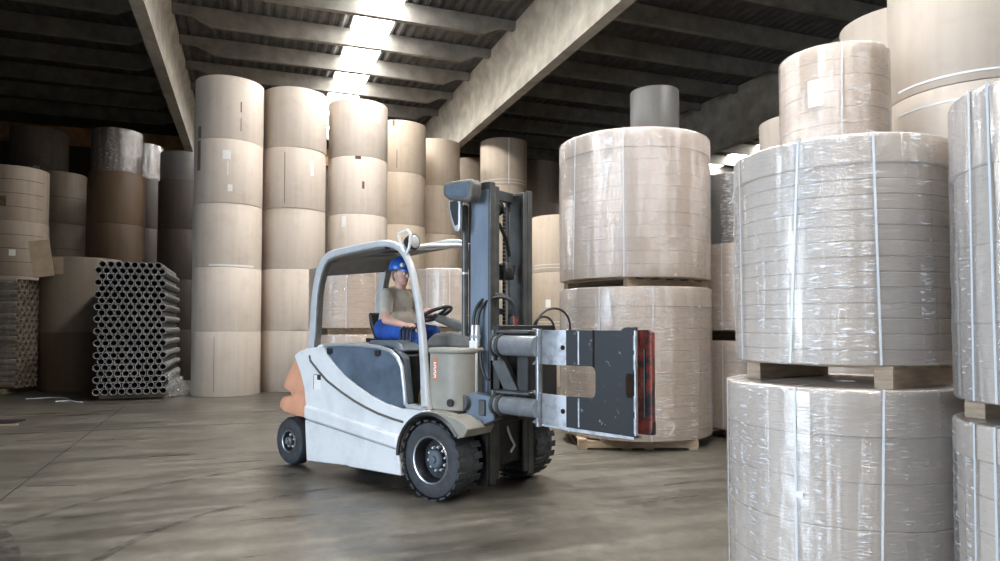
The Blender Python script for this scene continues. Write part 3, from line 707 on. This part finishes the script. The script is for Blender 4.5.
wheel(-.01, mir(-.685), .352, .347, .30, .205, True, 'drive_wheel', -1)
wheel(-2.275, -.61, .268, .264, .19, .115, False, 'steer_wheel')
wheel(-2.275, mir(-.61), .268, .264, .19, .115, False, 'steer_wheel', -1)
for s in (1, -1):
    def Y(y): return y if s == 1 else mir(y)
    arc = [(-.01+.395*math.cos(R(a)), .352+.395*math.sin(R(a))) for a in range(178, 28, -6)]
    arc2 = [(-.01+.432*math.cos(R(a)), .352+.432*math.sin(R(a))) for a in range(40, 180, 6)]
    poly = arc+[(.40, .60), (.44, .665), (.40, .715), (.28, .755), (.12, .785), (-.02, .79)]+[p for p in arc2 if p[0] < -.06]
    fd = part(MB().prism(poly, Y(-.69), Y(-.33), 'y'), 'fender', 'cream', bevel=.008, label='dusty front fender')
    lip = [(-.01+.407*math.cos(R(a)), Y(-.695), .352+.407*math.sin(R(a))) for a in range(180, 34, -6)]
    part(MB().tube(lip, .018, 8), 'fender_lip', 'black', fd)
# dash cowl
def cowl_plan(g=0):
    p = [(-.12-g, -.585-g)]
    for a in range(-90, 1, 15): p.append((.10+(.17+g)*math.cos(R(a)), -.585+.20+(.20+g)*math.sin(R(a))))
    return p+[(q[0], 2*.03-q[1]) for q in reversed(p)]
cow = part(MB().prism(cowl_plan(), .785, 1.30, 'z'), 'dash_cowl', 'cream', bevel=.012, seg=2)
part(MB().prism(cowl_plan(.012), 1.295, 1.345, 'z'), 'cowl_rim', 'cream', cow, bevel=.018, seg=3)
dc = part(MB().box(-.045, -.5875, 1.155, .045, .004, .20), 'decal', 'decal', cow)
part(MB().box(-.045, -.590, 1.145, .028, .002, .14), 'decal_field', 'label', dc)
g_ = MB()
for i in range(6): g_.box(-.045+.004*((i % 2)*2-1), -.5915, 1.09+i*.021, .017, .002, .013)
part(g_, 'decal_print', 'decal', dc)
part(MB().lathe([(.0, 0), (.035, 0), (.035, -.02), (0, -.02)], 20, (.14, -.575, .86), 'y'), 'cable_port', 'black', cow)
part(MB().prism([(-.42, 1.33), (-.40, 1.40), (-.30, 1.47), (-.12, 1.49), (.06, 1.47), (.22, 1.40), (.25, 1.33)], -.36, .45, 'y'), 'dashboard', 'grey_pl', bevel=.04, seg=3)
# steering
sw = Vector((-.63, .02, 1.665)); ax = Vector((-.42, -.06, .90)).normalized()
ux = ax.orthogonal().normalized(); uy = ax.cross(ux)
part(MB().tube([(.05, .03, 1.38), (-.10, .03, 1.47), (-.40, .025, 1.57), tuple(sw-ax*.05)], [.075, .065, .05, .04], 14), 'steering_column', 'grey_pl')
ringp = [sw+(ux*math.cos(a)+uy*math.sin(a))*.165 for a in [2*math.pi*i/32 for i in range(33)]]
whl = part(MB().tube(ringp, .019, 10, cap=False), 'steering_wheel', 'black')
sm = MB()
for a in (R(90), R(210), R(330)): sm.tube([sw-ax*.03, sw+(ux*math.cos(a)+uy*math.sin(a))*.16], [.022, .014], 8)
part(sm.ball(sw-ax*.03, (.05, .05, .035), 14, 8), 'steering_spokes', 'black', whl)
part(MB().tube([sw+(ux*math.cos(R(150))+uy*math.sin(R(150)))*.15, sw+(ux*math.cos(R(150))+uy*math.sin(R(150)))*.15+ax*.06], [.012, .02], 8), 'steering_knob', 'black', whl)
# seat
se = part(MB().prism([(-1.36, 1.365), (-1.36, 1.415), (-1.28, 1.405), (-.95, 1.41), (-.90, 1.395), (-.88, 1.365)], -.30, .22, 'y'), 'seat', 'black', bevel=.03, seg=3)
part(MB().prism([(-1.24, 1.40), (-1.33, 1.40), (-1.40, 1.54), (-1.43, 1.66), (-1.41, 1.69), (-1.375, 1.67), (-1.345, 1.56)], -.21, .12, 'y'), 'seat_back', 'black', se, bevel=.035, seg=3)
# levers ahead of the armrest
for i in range(4):
    x = -.73+.06*i
    part(MB().tube([(x, -.36-.01*i, 1.26), (x-.012, -.37-.01*i, 1.40), (x+.0, -.37-.01*i, 1.505), (x+.035, -.365, 1.53), (x+.06, -.365, 1.50)], [.014, .013, .013, .014, .016], 8), 'control_lever', 'black')
bl = MB()
for i in range(5): bl.tube([(-.34+.05*i, -.50, .79), (-.33+.05*i, -.50, .90), (-.33+.05*i, -.47, .96)], .013, 7)
part(bl, 'cable_bundle', 'gold')
# overhead guard
cl = [(-1.86, 1.22), (-1.835, 1.46), (-1.82, 1.71), (-1.80, 1.87), (-1.775, 1.99), (-1.735, 2.12), (-1.675, 2.215), (-1.59, 2.272), (-1.48, 2.295), (-1.38, 2.305), (-1.09, 2.325), (-.79, 2.342), (-.67, 2.338), (-.57, 2.315), (-.49, 2.275), (-.42, 2.205), (-.365, 2.12), (-.325, 2.03), (-.245, 1.74), (-.195, 1.45), (-.165, 1.14), (-.15, .90), (-.135, .77)]
hh = [.15, .14, .125, .12, .115, .11, .10, .09, .085, .08, .078, .074, .066, .064, .062, .06, .06, .06, .064, .07, .08, .095, .11]
for y, lift in ((-.60, 0), (.39, .105)):
    def F_(x, z): k_ = min(1, max(0, (z-1.3)/.9)); return (x-(.10*lift/.105 if x < -1.4 else 0), y, z+lift*k_)
    fr = part(MB().ribbon([F_(x, z) for x, z in cl], .062, hh), 'guard_frame', 'guard', bevel=.02, seg=3)
    sl = [(-1.79, 1.30), (-1.765, 1.46), (-1.75, 1.71), (-1.735, 1.87), (-1.71, 1.98), (-1.67, 2.09), (-1.62, 2.17), (-1.56, 2.222), (-1.46, 2.245), (-1.36, 2.258), (-1.09, 2.278), (-.79, 2.298), (-.68, 2.296)]
    part(MB().ribbon([F_(x, z) for x, z in sl], .07, .026), 'frame_seal', 'grey_pl', fr, bevel=.006)
rp = [(-1.72, 2.10), (-1.60, 2.225), (-1.48, 2.262), (-1.30, 2.283), (-1.05, 2.30), (-.70, 2.318), (-.56, 2.295)]
k = len(rp); ring = rp+[(x+.01, z-.03) for x, z in reversed(rp)]
vs = [(x, -.565, z) for x, z in ring]+[(x-(.1 if x < -1.4 else 0), .355, z+.105) for x, z in ring]; n = len(ring)
roof = part(MB().add(vs, [tuple(range(n)), tuple(range(2*n-1, n-1, -1))]+[(i, i+n, (i+1) % n+n, (i+1) % n) for i in range(n)]), 'roof_panel', 'grey_pl')
for i in range(3):
    x = -1.35+.3*i; part(MB().add([(x+a, y, 2.243+.014*i+(y+.565)*.114-.0) for a in (-.07, .07) for y in (-.32, .10)], [(0, 1, 3, 2)]), 'roof_window', 'lens', roof)
part(MB().tube([(-.52, -.58, 2.275), (-.48, -.3, 2.325), (-.48, .15, 2.375), (-.52, .38, 2.38)], .026, 10), 'guard_crossbar', 'guard')
# lamps on the guard and the mast
lp = [(-.50, 2.42), (-.38, 2.44), (-.345, 2.40), (-.36, 2.28), (-.40, 2.215), (-.435, 2.22), (-.47, 2.30), (-.505, 2.39)]
wl = part(MB().tube([(x, -.615, z) for x, z in lp+lp[:2]], .014, 8, cap=False).tube([(-.43, -.60, 2.23), (-.47, -.60, 2.30)], .03, 8), 'work_light_bracket', 'white')
part(MB().lathe([(0, -.09), (.05, -.09), (.072, -.04), (.078, .0), (.07, .012), (0, .02)], 20, (-.36, -.555, 2.335), 'x'), 'work_light', 'black', wl)
part(MB().lathe([(.062, .012), (.05, .018), (0, .02)], 20, (-.36, -.555, 2.335), 'x'), 'lamp_lens', 'lens', wl)

# ---- mast
MF = .36
def ch(y0, y1, x0, x1, t, z0, z1, open_y):
    """channel section: web plus two flanges, open towards open_y"""
    if open_y > 0: poly = [(x0, y0), (x1, y0), (x1, y1), (x1-t, y1), (x1-t, y0+t), (x0+t, y0+t), (x0+t, y1), (x0, y1)]
    else: poly = [(x0, y1), (x0, y0), (x0+t, y0), (x0+t, y1-t), (x1-t, y1-t), (x1-t, y0), (x1, y0), (x1, y1)]
    return MB().prism(poly, z0, z1, 'z')
for s in (1, -1):
    def Y(y): return y if s == 1 else mir(y)
    a, b = sorted((Y(-.285), Y(-.215))); part(ch(a, b, .09, .355, .03, .12, 2.86, s), 'mast_rail', 'steel_dark', bevel=.006)
    a, b = sorted((Y(-.212), Y(-.15))); part(ch(a, b, .12, .35, .028, .15, 2.83, s), 'mast_rail', 'steel_dark', bevel=.006)
    part(MB().box(.225, Y(-.2885), 1.93, .215, .006, 1.72), 'rail_reflection', 'steel_blue', bevel=.002, label='blue reflection painted on the outer face of the rail')  # blue reflection on the dark rail, put into a thin plate's colour
    part(MB().box(.225, Y(-.2895), 1.0, .20, .008, .26), 'rail_plate', 'steel_blue', bevel=.003)
    c_ = part(MB().tube([(.072, Y(-.315), .92), (.072, Y(-.315), 2.66)], .031, 16), 'lift_cylinder', 'steel_dark')
    for z in (2.02, 1.27): part(MB().tube([(.072, Y(-.315), z), (.072, Y(-.315), z+.018)], .036, 16), 'cylinder_ring', 'chrome', c_)
for z, h in ((2.80, .10), (1.68, .06), (.24, .12)):
    part(MB().box(.16, YC, z, .06, .52, h), 'mast_crossbeam', 'steel_dark', bevel=.006)
cc = part(MB().tube([(.25, .06, .6), (.25, .06, 1.34)], .045, 16), 'mast_cylinder', 'steel_dark')
part(MB().tube([(.25, .06, 1.30), (.25, .06, 2.02)], .028, 16), 'piston_rod', 'rim_edge', cc, label='bright piston rod')
part(MB().lathe([(0, 0), (.075, 0), (.085, .02), (.085, .10), (.06, .16), (0, .17)], 18, (.25, .06, 1.98)).box(.25, .06, 2.09, .10, .20, .07), 'rod_head', 'steel_black', cc, bevel=.008)
part(MB().lathe([(0, -.035), (.075, -.03), (.075, -.018), (.06, -.013), (.06, .013), (.075, .018), (.075, .03), (0, .035)], 24, (.22, -.04, 2.66), 'y'), 'chain_pulley', 'steel_black')
for y in (-.02,):
    g_ = MB()
    for i in range(46): g_.box(.30, y, .98+i*.037, .014 if i % 2 else .022, .03 if i % 2 else .02, .032)
    part(g_, 'lift_chain', 'steel_black')
part(MB().tube([(.30, -.10, 2.50), (.31, .0, 2.36), (.31, .05, 2.2)], .018, 8), 'hydraulic_hose', 'black')
# hoses curving over from the rail to the carriage
def hose(p, r=.015): part(MB().tube(p, r, 8), 'hydraulic_hose', 'black')
def archose(a, b, h, n=16, r=.015):
    a, b = Vector(a), Vector(b); pts = []
    for i in range(n+1):
        t = i/n; p = a.lerp(b, .5-.5*math.cos(math.pi*t)); p.z = a.z+(b.z-a.z)*t+h*math.sin(math.pi*t)**.8; pts.append(p)
    hose(pts, r)
archose((.205, -.35, 1.54), (.46, -.08, 1.64), .24); archose((.255, -.35, 1.54), (.50, -.09, 1.62), .225)
archose((.48, .20, 1.48), (.56, .44, 1.46), .16, r=.011); archose((.48, .22, 1.44), (.62, .62, 1.5), .24, r=.011)
for i in range(2):
    x = .205+.05*i
    part(MB().tube([(x, -.35, 1.36), (x, -.35, 1.46), (x, -.35, 1.55)], [.022, .024, .019], 10).tube([(x, -.35, 1.43), (x, -.35, 1.46)], .03, 6), 'hose_fitting', 'chrome')
part(MB().tube([(.48, -.085, 1.50), (.48, -.085, 1.63)], .028, 10), 'hose_fitting', 'red_worn', label='red marked hose fitting')
part(MB().box(.235, -.38, 1.17, .085, .03, .48), 'hose_guide', 'white', bevel=.006)
archose((.30, -.36, 1.32), (.40, -.36, 1.08), -.10, r=.012)
# brackets at the foot of the mast
br = part(MB().prism([(.02, .85), (.13, .93), (.20, .945), (.34, .95), (.52, .93), (.55, .73), (.40, .66), (.20, .70), (.12, .77)], -.47, -.36, 'y'), 'tilt_bracket', 'steel_blue', bevel=.012)
part(MB().lathe([(0, -.03), (.075, -.03), (.08, -.015), (.08, .03), (0, .03)], 24, (.20, -.485, .86), 'y'), 'bracket_pin', 'steel_dark', br)
part(MB().box(.42, -.475, .83, .07, .03, .14), 'bracket_plate', 'steel_dark', br, bevel=.008)
part(MB().tube([(-.20, -.42, .83), (.06, -.42, .85)], .035, 12), 'tilt_cylinder', 'steel_dark')
br = part(MB().prism([(.0, .92), (.30, .90), (.40, .86), (.40, .64), (.22, .60), (.0, .70)], .36, .46, 'y'), 'tilt_bracket', 'steel_blue', bevel=.012)
part(MB().box(.20, -.26, .35, .30, .12, .50), 'mast_foot', 'steel_black', bevel=.012); part(MB().box(.20, .33, .35, .30, .12, .50), 'mast_foot', 'steel_black', bevel=.012)
part(MB().tube([(.30, .02, .60), (.34, .03, .50), (.34, .09, .42), (.33, .04, .36)], .012, 7), 'hydraulic_hose', 'strap', label='pale hose end hanging in the mast foot')
# ---- carriage and clamp
cg = part(MB().box(.46, YC, 1.12, .08, .74, .86), 'carriage', 'steel_black', bevel=.012)
for z in (1.50, .74): part(MB().box(.50, YC, z, .07, .86, .10), 'carriage_bar', 'steel_black', cg, bevel=.01)
part(MB().lathe([(0, 0), (.30, 0), (.30, .07), (.24, .10), (.24, .16), (0, .16)], 36, (.50, YC, 1.12), 'x'), 'rotator', 'steel_black', cg)
part(MB().box(.74, -.10, 1.12, .14, .44, .74), 'clamp_frame', 'steel_black', bevel=.02)
part(MB().prism([(.42, 1.40), (.42, 1.20), (.62, .86), (.70, .86), (.70, 1.0), (.52, 1.30), (.52, 1.40)], -.34, -.28, 'y'), 'frame_gusset', 'steel_dark', bevel=.008)
for z, r in ((1.375, .088), (.865, .078)):
    cy_ = part(MB().tube([(.53, -.42, z), (1.02, -.47, z)], r, 28), 'clamp_cylinder', 'steel_smooth', label='shiny clamp cylinder')
    for x in (.53, .60): part(MB().tube([(x, -.42-(x-.53)*.1, z), (x+.03, -.42-(x-.50)*.1, z)], r+.016, 24), 'cylinder_collar', 'steel_dark', cy_)
    part(MB().box(.70, -.36, z+r+.03, .40, .16, .03), 'cylinder_cover', 'steel_dark', cy_, bevel=.01)
    part(MB().tube([(.515, -.43, z-r-.045), (.515, -.43, z+r+.045)], .032, 14), 'hinge_post', 'steel_dark')
    z2 = 1.43 if z > 1 else .74; part(MB().tube([(.60, mir(-.42), z2), (.95, mir(-.5), z2)], .065, 20), 'clamp_cylinder', 'steel')
part(MB().tube([(1.015, -.455, .72), (1.015, -.455, 1.52)], .028, 16), 'arm_pin', 'steel_smooth')
def arm_y(x): return -.545+(.11*((1.30-x)/.37)**2 if x < 1.30 else 0)
def bent(poly, th, yf, dens=.05):
    """plate cut to a polygon in x,z and bent along x: vertical strips, each between the polygon's edges"""
    xs = sorted({round(p[0], 4) for p in poly}); full = []
    for a, b in zip(xs[:-1], xs[1:]):
        k = max(1, int((b-a)/dens)); full += [a+(b-a)*i/k for i in range(k)]
    full.append(xs[-1]); mb = MB(); n = len(poly)
    def span(x, sgn):
        zs = []
        for i in range(n):
            (x0, z0), (x1, z1) = poly[i], poly[(i+1) % n]
            if min(x0, x1) <= x+sgn*1e-6 <= max(x0, x1) and abs(x1-x0) > 1e-9: zs.append(z0+(z1-z0)*(x+sgn*1e-6-x0)/(x1-x0))
        zs.sort(); return zs
    for a, b in zip(full[:-1], full[1:]):
        sa, sb = span(a, 1), span(b, -1)
        for j in range(0, min(len(sa), len(sb))-1, 2):
            z = (sa[j], sb[j], sb[j+1], sa[j+1]); x = (a, b, b, a)
            vs = [(x[i], yf(x[i]), z[i]) for i in range(4)]+[(x[i], yf(x[i])+th, z[i]) for i in range(4)]
            mb.add(vs, [(0, 1, 2, 3), (7, 6, 5, 4), (0, 4, 5, 1), (2, 6, 7, 3), (1, 5, 6, 2), (0, 3, 7, 4)])
    return mb
def weld(o):
    bm = bmesh.new(); bm.from_mesh(o.data); bmesh.ops.remove_doubles(bm, verts=bm.verts, dist=.0005)
    seen = {}
    for f in bm.faces: seen.setdefault(tuple(sorted(v.index for v in f.verts)), []).append(f)
    bmesh.ops.delete(bm, geom=[f for g in seen.values() if len(g) > 1 for f in g], context='FACES')
    bmesh.ops.recalc_face_normals(bm, faces=bm.faces); bm.to_mesh(o.data); bm.free()
    for p in o.data.polygons: p.use_smooth = True
    o.data.set_sharp_from_angle(angle=R(30)); return o
plate = [(1.34, 1.51), (1.82, 1.51), (1.86, 1.535), (1.945, 1.535), (1.945, .735), (1.80, .742), (1.60, .748), (1.34, .755), (1.34, .995), (1.57, .995), (1.595, 1.01), (1.605, 1.04), (1.605, 1.19), (1.595, 1.222), (1.57, 1.235), (1.34, 1.235)]
arm = weld(part(bent(plate, .028, arm_y), 'clamp_arm', 'steel_worn', label='scuffed dark outer plate of the clamp arm'))
for za, zb in ((1.235, 1.51), (.755, .995)):
    zm = (za+zb)/2; hz = (zb-za)/2
    zt, zu = zb+.012, za-.012; poly = [(.925, zt), (.96, zt), (1.02, zb), (1.34, zb), (1.34, za), (1.02, za), (.96, zu), (.925, zu)]
    arcp = []
    for i in range(1, 12):
        t = -1+2*i/12; arcp.append((.93+.10*math.sqrt(max(0, 1-t*t)), zm+hz*t))
    poly = poly+arcp
    f_ = weld(part(bent(poly, .034, arm_y, .02), 'arm_fork', 'steel', arm, label='bare shiny steel fork of the clamp arm'))
    part(MB().tube([(1.31, arm_y(1.31)-.004, zm+.0), (1.31, arm_y(1.31)+.01, zm)], .02, 14), 'bolt_hole', 'dark_hole', f_)
    part(MB().box(1.458, arm_y(1.458)-.002, zm, .012, .012, zb-za-.02), 'weld_bead', 'steel', arm)
part(MB().prism([(1.10, .742), (1.40, .725), (1.70, .716), (1.92, .718), (1.92, .735), (1.34, .752), (1.10, .755)], -.535, -.42, 'y'), 'arm_lip', 'steel', arm)
for z in (1.42, 1.28, .98, .82):
    part(MB().tube([(1.945, -.556, z-.055), (1.945, -.556, z+.055)], .016, 10), 'pad_hinge', 'steel', arm)
part(MB().box(1.945, -.545, 1.13, .012, .03, .76), 'hinge_strip', 'steel', arm)
part(MB().prism([(1.875, 1.02), (1.865, 1.05), (1.865, 1.17), (1.875, 1.195), (1.935, 1.195), (1.935, 1.02)], -.551, -.54, 'y'), 'arm_slot', 'dark_hole', arm, label='dark slot in the arm plate')
pp = [(1.60, 1.47), (1.95, 1.515), (2.01, 1.515), (2.035, 1.49), (2.035, .79), (2.01, .755), (1.95, .755), (1.60, .78)]
pad = weld(part(bent(pp, .05, lambda x: -.545+.55*max(0, x-1.95)**1.4+.0), 'clamp_pad', 'red_worn', label='worn red contact pad of the clamp'))
pad.location.y = .052
part(MB().box(1.99, -.497, .80, .095, .06, .10), 'pad_foot', 'steel_black', pad, bevel=.008)
pad2 = part(MB().box(1.985, -.543, 1.13, .012, .012, .5), 'pad_rib', 'steel_black', pad)
# the short far arm
for za, zb in ((1.33, 1.48), (.66, .80)):
    weld(part(bent([(.82, zb), (1.42, zb), (1.42, za), (.82, za)], .045, lambda x: .50+.06*(x-.82)), 'clamp_arm', 'steel_worn'))
part(bent([(1.26, 1.48), (1.48, 1.48), (1.48, .66), (1.26, .66)], .05, lambda x: .45), 'clamp_pad', 'red_worn')
# mirror and lamp high on the near rail
lh = part(MB().prism([(-.07, 2.86), (.0, 2.875), (.28, 2.865), (.31, 2.82), (.29, 2.69), (.25, 2.655), (.0, 2.70), (-.07, 2.75)], -.47, -.34, 'y'), 'mast_lamp', 'grey_pl', bevel=.03, seg=3)
part(MB().prism([(-.03, 2.835), (.22, 2.835), (.25, 2.81), (.235, 2.72), (.20, 2.70), (.02, 2.73), (-.03, 2.77)], -.474, -.466, 'y'), 'lamp_lens', 'door', lh, bevel=.004)
part(MB().box(.14, -.31, 2.78, .06, .06, .08), 'lamp_bracket', 'steel_dark', lh)
mr_ = part(MB().prism([(-.02, 2.72), (.11, 2.72), (.125, 2.68), (.12, 2.44), (.10, 2.40), (.05, 2.41), (.0, 2.52), (-.03, 2.64)], -.44, -.40, 'y'), 'mirror', 'chrome', bevel=.014, seg=3)
part(MB().prism([(.0, 2.69), (.085, 2.69), (.098, 2.66), (.095, 2.47), (.06, 2.46), (.025, 2.54), (-.002, 2.63)], -.444, -.438, 'y'), 'mirror_glass', 'black', mr_)
# ------------------------------------------------------------------ the driver
def organic(name, pieces, m, parent, vox, smooth=4, cut=None):
    """tapered limbs and ellipsoids fused into one continuous surface"""
    mb = MB()
    for p in pieces:
        if p[0] == 'b': mb.ball(p[1], p[2], 20, 14)
        else:
            pts, rad = p[1], p[2]
            for q, r in zip(pts, rad): mb.ball(q, r, 16, 10)
            for i in range(len(pts)-1): mb.tube([pts[i], pts[i+1]], [rad[i], rad[i+1]], 16)
    o = mb.build(name, M[m], parent, ang=180)
    a = o.modifiers.new('fuse', 'REMESH'); a.mode = 'VOXEL'; a.voxel_size = vox; a.use_smooth_shade = True
    b = o.modifiers.new('relax', 'SMOOTH'); b.iterations = smooth; b.factor = .5
    dg = bpy.context.evaluated_depsgraph_get(); ev = o.evaluated_get(dg)
    me = bpy.data.meshes.new_from_object(ev); o.modifiers.clear(); o.data = me
    for p in me.polygons: p.use_smooth = True
    return o
PX, PY = -1.0, -.06                     # the head, in truck coordinates
D = empty('person', TO, TR)
tag(D, 'person in khaki shirt, blue trousers and blue helmet driving the forklift', 'person')
hp = Vector((-1.20, PY, 1.50)); ch_ = Vector((-1.14, PY, 1.80)); nk = Vector((-1.07, PY, 1.93)); hd = Vector((-1.05, PY-.02, 2.085))
shr, shl = Vector((-1.09, PY-.185, 1.86)), Vector((-1.09, PY+.185, 1.86))
elr, ell = Vector((-.97, PY-.30, 1.60)), Vector((-.98, PY+.27, 1.62))
wrr, wrl = Vector((-.70, PY-.27, 1.545)), Vector((-.80, PY+.10, 1.705))
hipr, hipl = Vector((-1.18, PY-.10, 1.485)), Vector((-1.18, PY+.10, 1.485))
knr, knl = Vector((-.72, PY-.16, 1.47)), Vector((-.74, PY+.14, 1.47))
anr, anl = Vector((-.55, PY-.17, 1.04)), Vector((-.56, PY+.14, 1.04))
def fingers(w, fwd, side_, down, curl, thumb):
    """five fingers from a palm: w wrist, fwd along the palm, side_ across towards the thumb, down = palm side"""
    fwd, side_, down = fwd.normalized(), side_.normalized(), down.normalized()
    out = []; palm = w+fwd*.05
    out.append(('t', [w, palm+fwd*.0, palm+fwd*.03], [.026, .034, .03])); out.append(('b', palm+side_*.012, (.034, .034, .022))); out.append(('b', palm-side_*.014, (.034, .034, .022)))
    for i, (o_, ln) in enumerate(((.031, .070), (.010, .078), (-.011, .072), (-.031, .056))):
        a = palm+side_*o_+fwd*.03; d = fwd; pts = [a]; ang = 0
        for j, k in enumerate((.42, .33, .25)):
            ang += curl*(.7 if j == 0 else 1)
            d = fwd*math.cos(ang)+down*math.sin(ang); pts.append(pts[-1]+d*ln*k*1.05)
        out.append(('t', pts, [.0105, .0098, .0092, .0082]))
    b0 = w+fwd*.025+side_*.022; b1 = b0+side_*.028+fwd*.018+down*.008; b2 = b1+fwd*.028+down*thumb; b3 = b2+fwd*.02+down*thumb-side_*.006
    out.append(('t', [b0, b1, b2, b3], [.014, .0125, .011, .0095])); return out
body = [('t', [hp, Vector((-1.17, PY, 1.64)), ch_], [.13, .125, .14]), ('t', [ch_, nk, hd-Vector((.02, 0, .04))], [.10, .058, .055]),
        ('t', [shr, ch_+Vector((.02, 0, .05)), shl], [.06, .085, .06]),
        ('t', [shr, elr, wrr], [.054, .043, .027]), ('t', [shl, ell, wrl], [.054, .043, .027]),
        ('t', [hipr, knr, anr], [.082, .058, .04]), ('t', [hipl, knl, anl], [.082, .058, .04]), ('t', [anr, anr+Vector((.13, 0, -.07))], [.04, .03]), ('t', [anl, anl+Vector((.13, 0, -.07))], [.04, .03]),
        ('b', hd, (.093, .074, .108)), ('b', hd+Vector((.025, 0, -.05)), (.066, .058, .068)), ('b', hd+Vector((.055, 0, -.092)), (.03, .03, .024)),
        ('t', [hd+Vector((.085, 0, .01)), hd+Vector((.108, 0, -.028))], [.010, .016]), ('t', [hd+Vector((.08, -.022, -.068)), hd+Vector((.088, 0, -.068)), hd+Vector((.08, .022, -.068))], [.008, .010, .008]),
        ('b', hd+Vector((.082, -.0, .022)), (.016, .05, .012)),
        ('b', hd+Vector((-.004, -.076, -.012)), (.022, .010, .034)), ('b', hd+Vector((-.004, .076, -.012)), (.022, .010, .034))]
fw_r = Vector((.95, .12, -.1)); body += fingers(wrr, fw_r, Vector((0, 1, 0)), Vector((.1, 0, -1)), .45, .010)
fw_l = Vector((.80, -.25, -.1)); body += fingers(wrl, fw_l, Vector((.1, -1, .1)), Vector((.2, 0, -1)), .62, .012)
bd = organic('body', body, 'skin', D, .0065, 3)
for s in (-1, 1):
    e = MB().ball(hd+Vector((.083, s*.030, .004)), .0125, 12, 8).build('eye', M['label'], bd)
    MB().ball(hd+Vector((.0925, s*.0305, .004)), .0055, 8, 6).build('iris', M['ink'], e)
sh = [('t', [hp+Vector((-.01, 0, -.0)), Vector((-1.17, PY, 1.64)), ch_], [.160, .165, .172]), ('t', [ch_+Vector((0, 0, .02)), nk-Vector((.01, 0, .035))], [.125, .07]),
      ('t', [shr, ch_+Vector((.0, 0, .045)), shl], [.078, .105, .078]), ('t', [shr, shr.lerp(elr, .62)], [.076, .066]), ('t', [shl, shl.lerp(ell, .62)], [.076, .066]),
      ('b', Vector((-1.12, PY, 1.60)), (.16, .175, .15)), ('b', Vector((-1.11, PY-.07, 1.77)), (.11, .09, .1)), ('b', Vector((-1.11, PY+.07, 1.77)), (.11, .09, .1))]
organic('t_shirt', sh, 'shirt', D, .009, 3)
tr2 = [('t', [hipr, knr, anr+Vector((0, 0, .03))], [.105, .082, .062]), ('t', [hipl, knl, anl+Vector((0, 0, .03))], [.105, .082, .062]), ('t', [hipr+Vector((-.02, 0, .02)), hipl+Vector((-.02, 0, .02))], [.125, .125])]
organic('trousers', tr2, 'jeans', D, .009, 3)
for a in (anr, anl): organic('shoe', [('t', [a+Vector((-.03, 0, -.06)), a+Vector((.07, 0, -.075)), a+Vector((.15, 0, -.085))], [.05, .045, .036])], 'black', D, .008)
hr = organic('hair', [('b', hd+Vector((-.018, 0, .012)), (.088, .079, .092)), ('b', hd+Vector((-.045, 0, -.035)), (.055, .066, .05))], 'hair', D, .008, 2)
hl = MB().lathe([(.122, .0), (.127, .012), (.124, .05), (.108, .095), (.07, .128), (.03, .14), (0, .142)], 28, tuple(hd+Vector((-.005, 0, .042))))
vs = []
hm = hl.prism([(.095, -.085), (.135, -.07), (.17, -.04), (.182, 0), (.17, .04), (.135, .07), (.095, .085)], 0, .012, 'z')
k = 28*7
hm.v[k:] = [(x+hd.x-.005, y+hd.y, z+hd.z+.036-(x-.09)*.25) for x, y, z in hm.v[k:]]
he = hm.build('helmet', M['cap'], D)
MB().box(hd.x+.0, hd.y, hd.z+.186, .17, .03, .012).build('helmet_ridge', M['cap'], he, bevel=.005)
MB().ball((hd.x+.088, hd.y-.06, hd.z+.09), (.025, .035, .028), 14, 8).build('helmet_badge', M['label'], he)
# ------------------------------------------------------------------ camera and light
cam = bpy.data.cameras.new('camera'); co = bpy.data.objects.new('camera', cam); COL.objects.link(co)
cam.sensor_width = 36; cam.lens = 36*680/1000; cam.shift_y = .022; cam.clip_end = 200
co.location = (0, 0, 1.55); co.rotation_euler = (R(91.9), 0, 0); scn.camera = co
def area(name, loc, dirv, sx, sy, e, col, spread=180):
    l = bpy.data.lights.new(name, 'AREA'); l.shape = 'RECTANGLE'; l.size = sx; l.size_y = sy; l.energy = e; l.color = col; l.spread = R(spread)
    o = bpy.data.objects.new(name, l); COL.objects.link(o); o.location = loc; o.rotation_euler = Vector(dirv).to_track_quat('-Z', 'Y').to_euler(); return o
area('gate_daylight', bld(V0+.02, (GP0+GP1)/2, GZ/2+.05), D2, GP1-GP0-.1, GZ-.2, 1300, (.72, .85, 1.0), 146)
wd = bpy.data.worlds.new('world'); scn.world = wd; wd.use_nodes = True
nt = wd.node_tree; nt.nodes.clear(); bo = nt.nodes.new('ShaderNodeOutputWorld'); bg = nt.nodes.new('ShaderNodeBackground'); st = nt.nodes.new('ShaderNodeTexSky')
try: st.sky_type = 'HOSEK_WILKIE'
except Exception: pass
nt.links.new(st.outputs[0], bg.inputs[0]); bg.inputs[1].default_value = .6; nt.links.new(bg.outputs[0], bo.inputs[0])
scn.view_settings.view_transform = 'Standard'; scn.view_settings.look = 'None'; scn.view_settings.gamma = 1; scn.view_settings.exposure = 0.0
scn.view_settings.use_curve_mapping = False
try:
    scn.cycles.use_denoising = True; scn.cycles.denoiser = 'OPENIMAGEDENOISE'
    scn.cycles.max_bounces = 10; scn.cycles.transparent_max_bounces = 16; scn.cycles.diffuse_bounces = 5
    scn.cycles.sample_clamp_indirect = 6
except Exception: pass
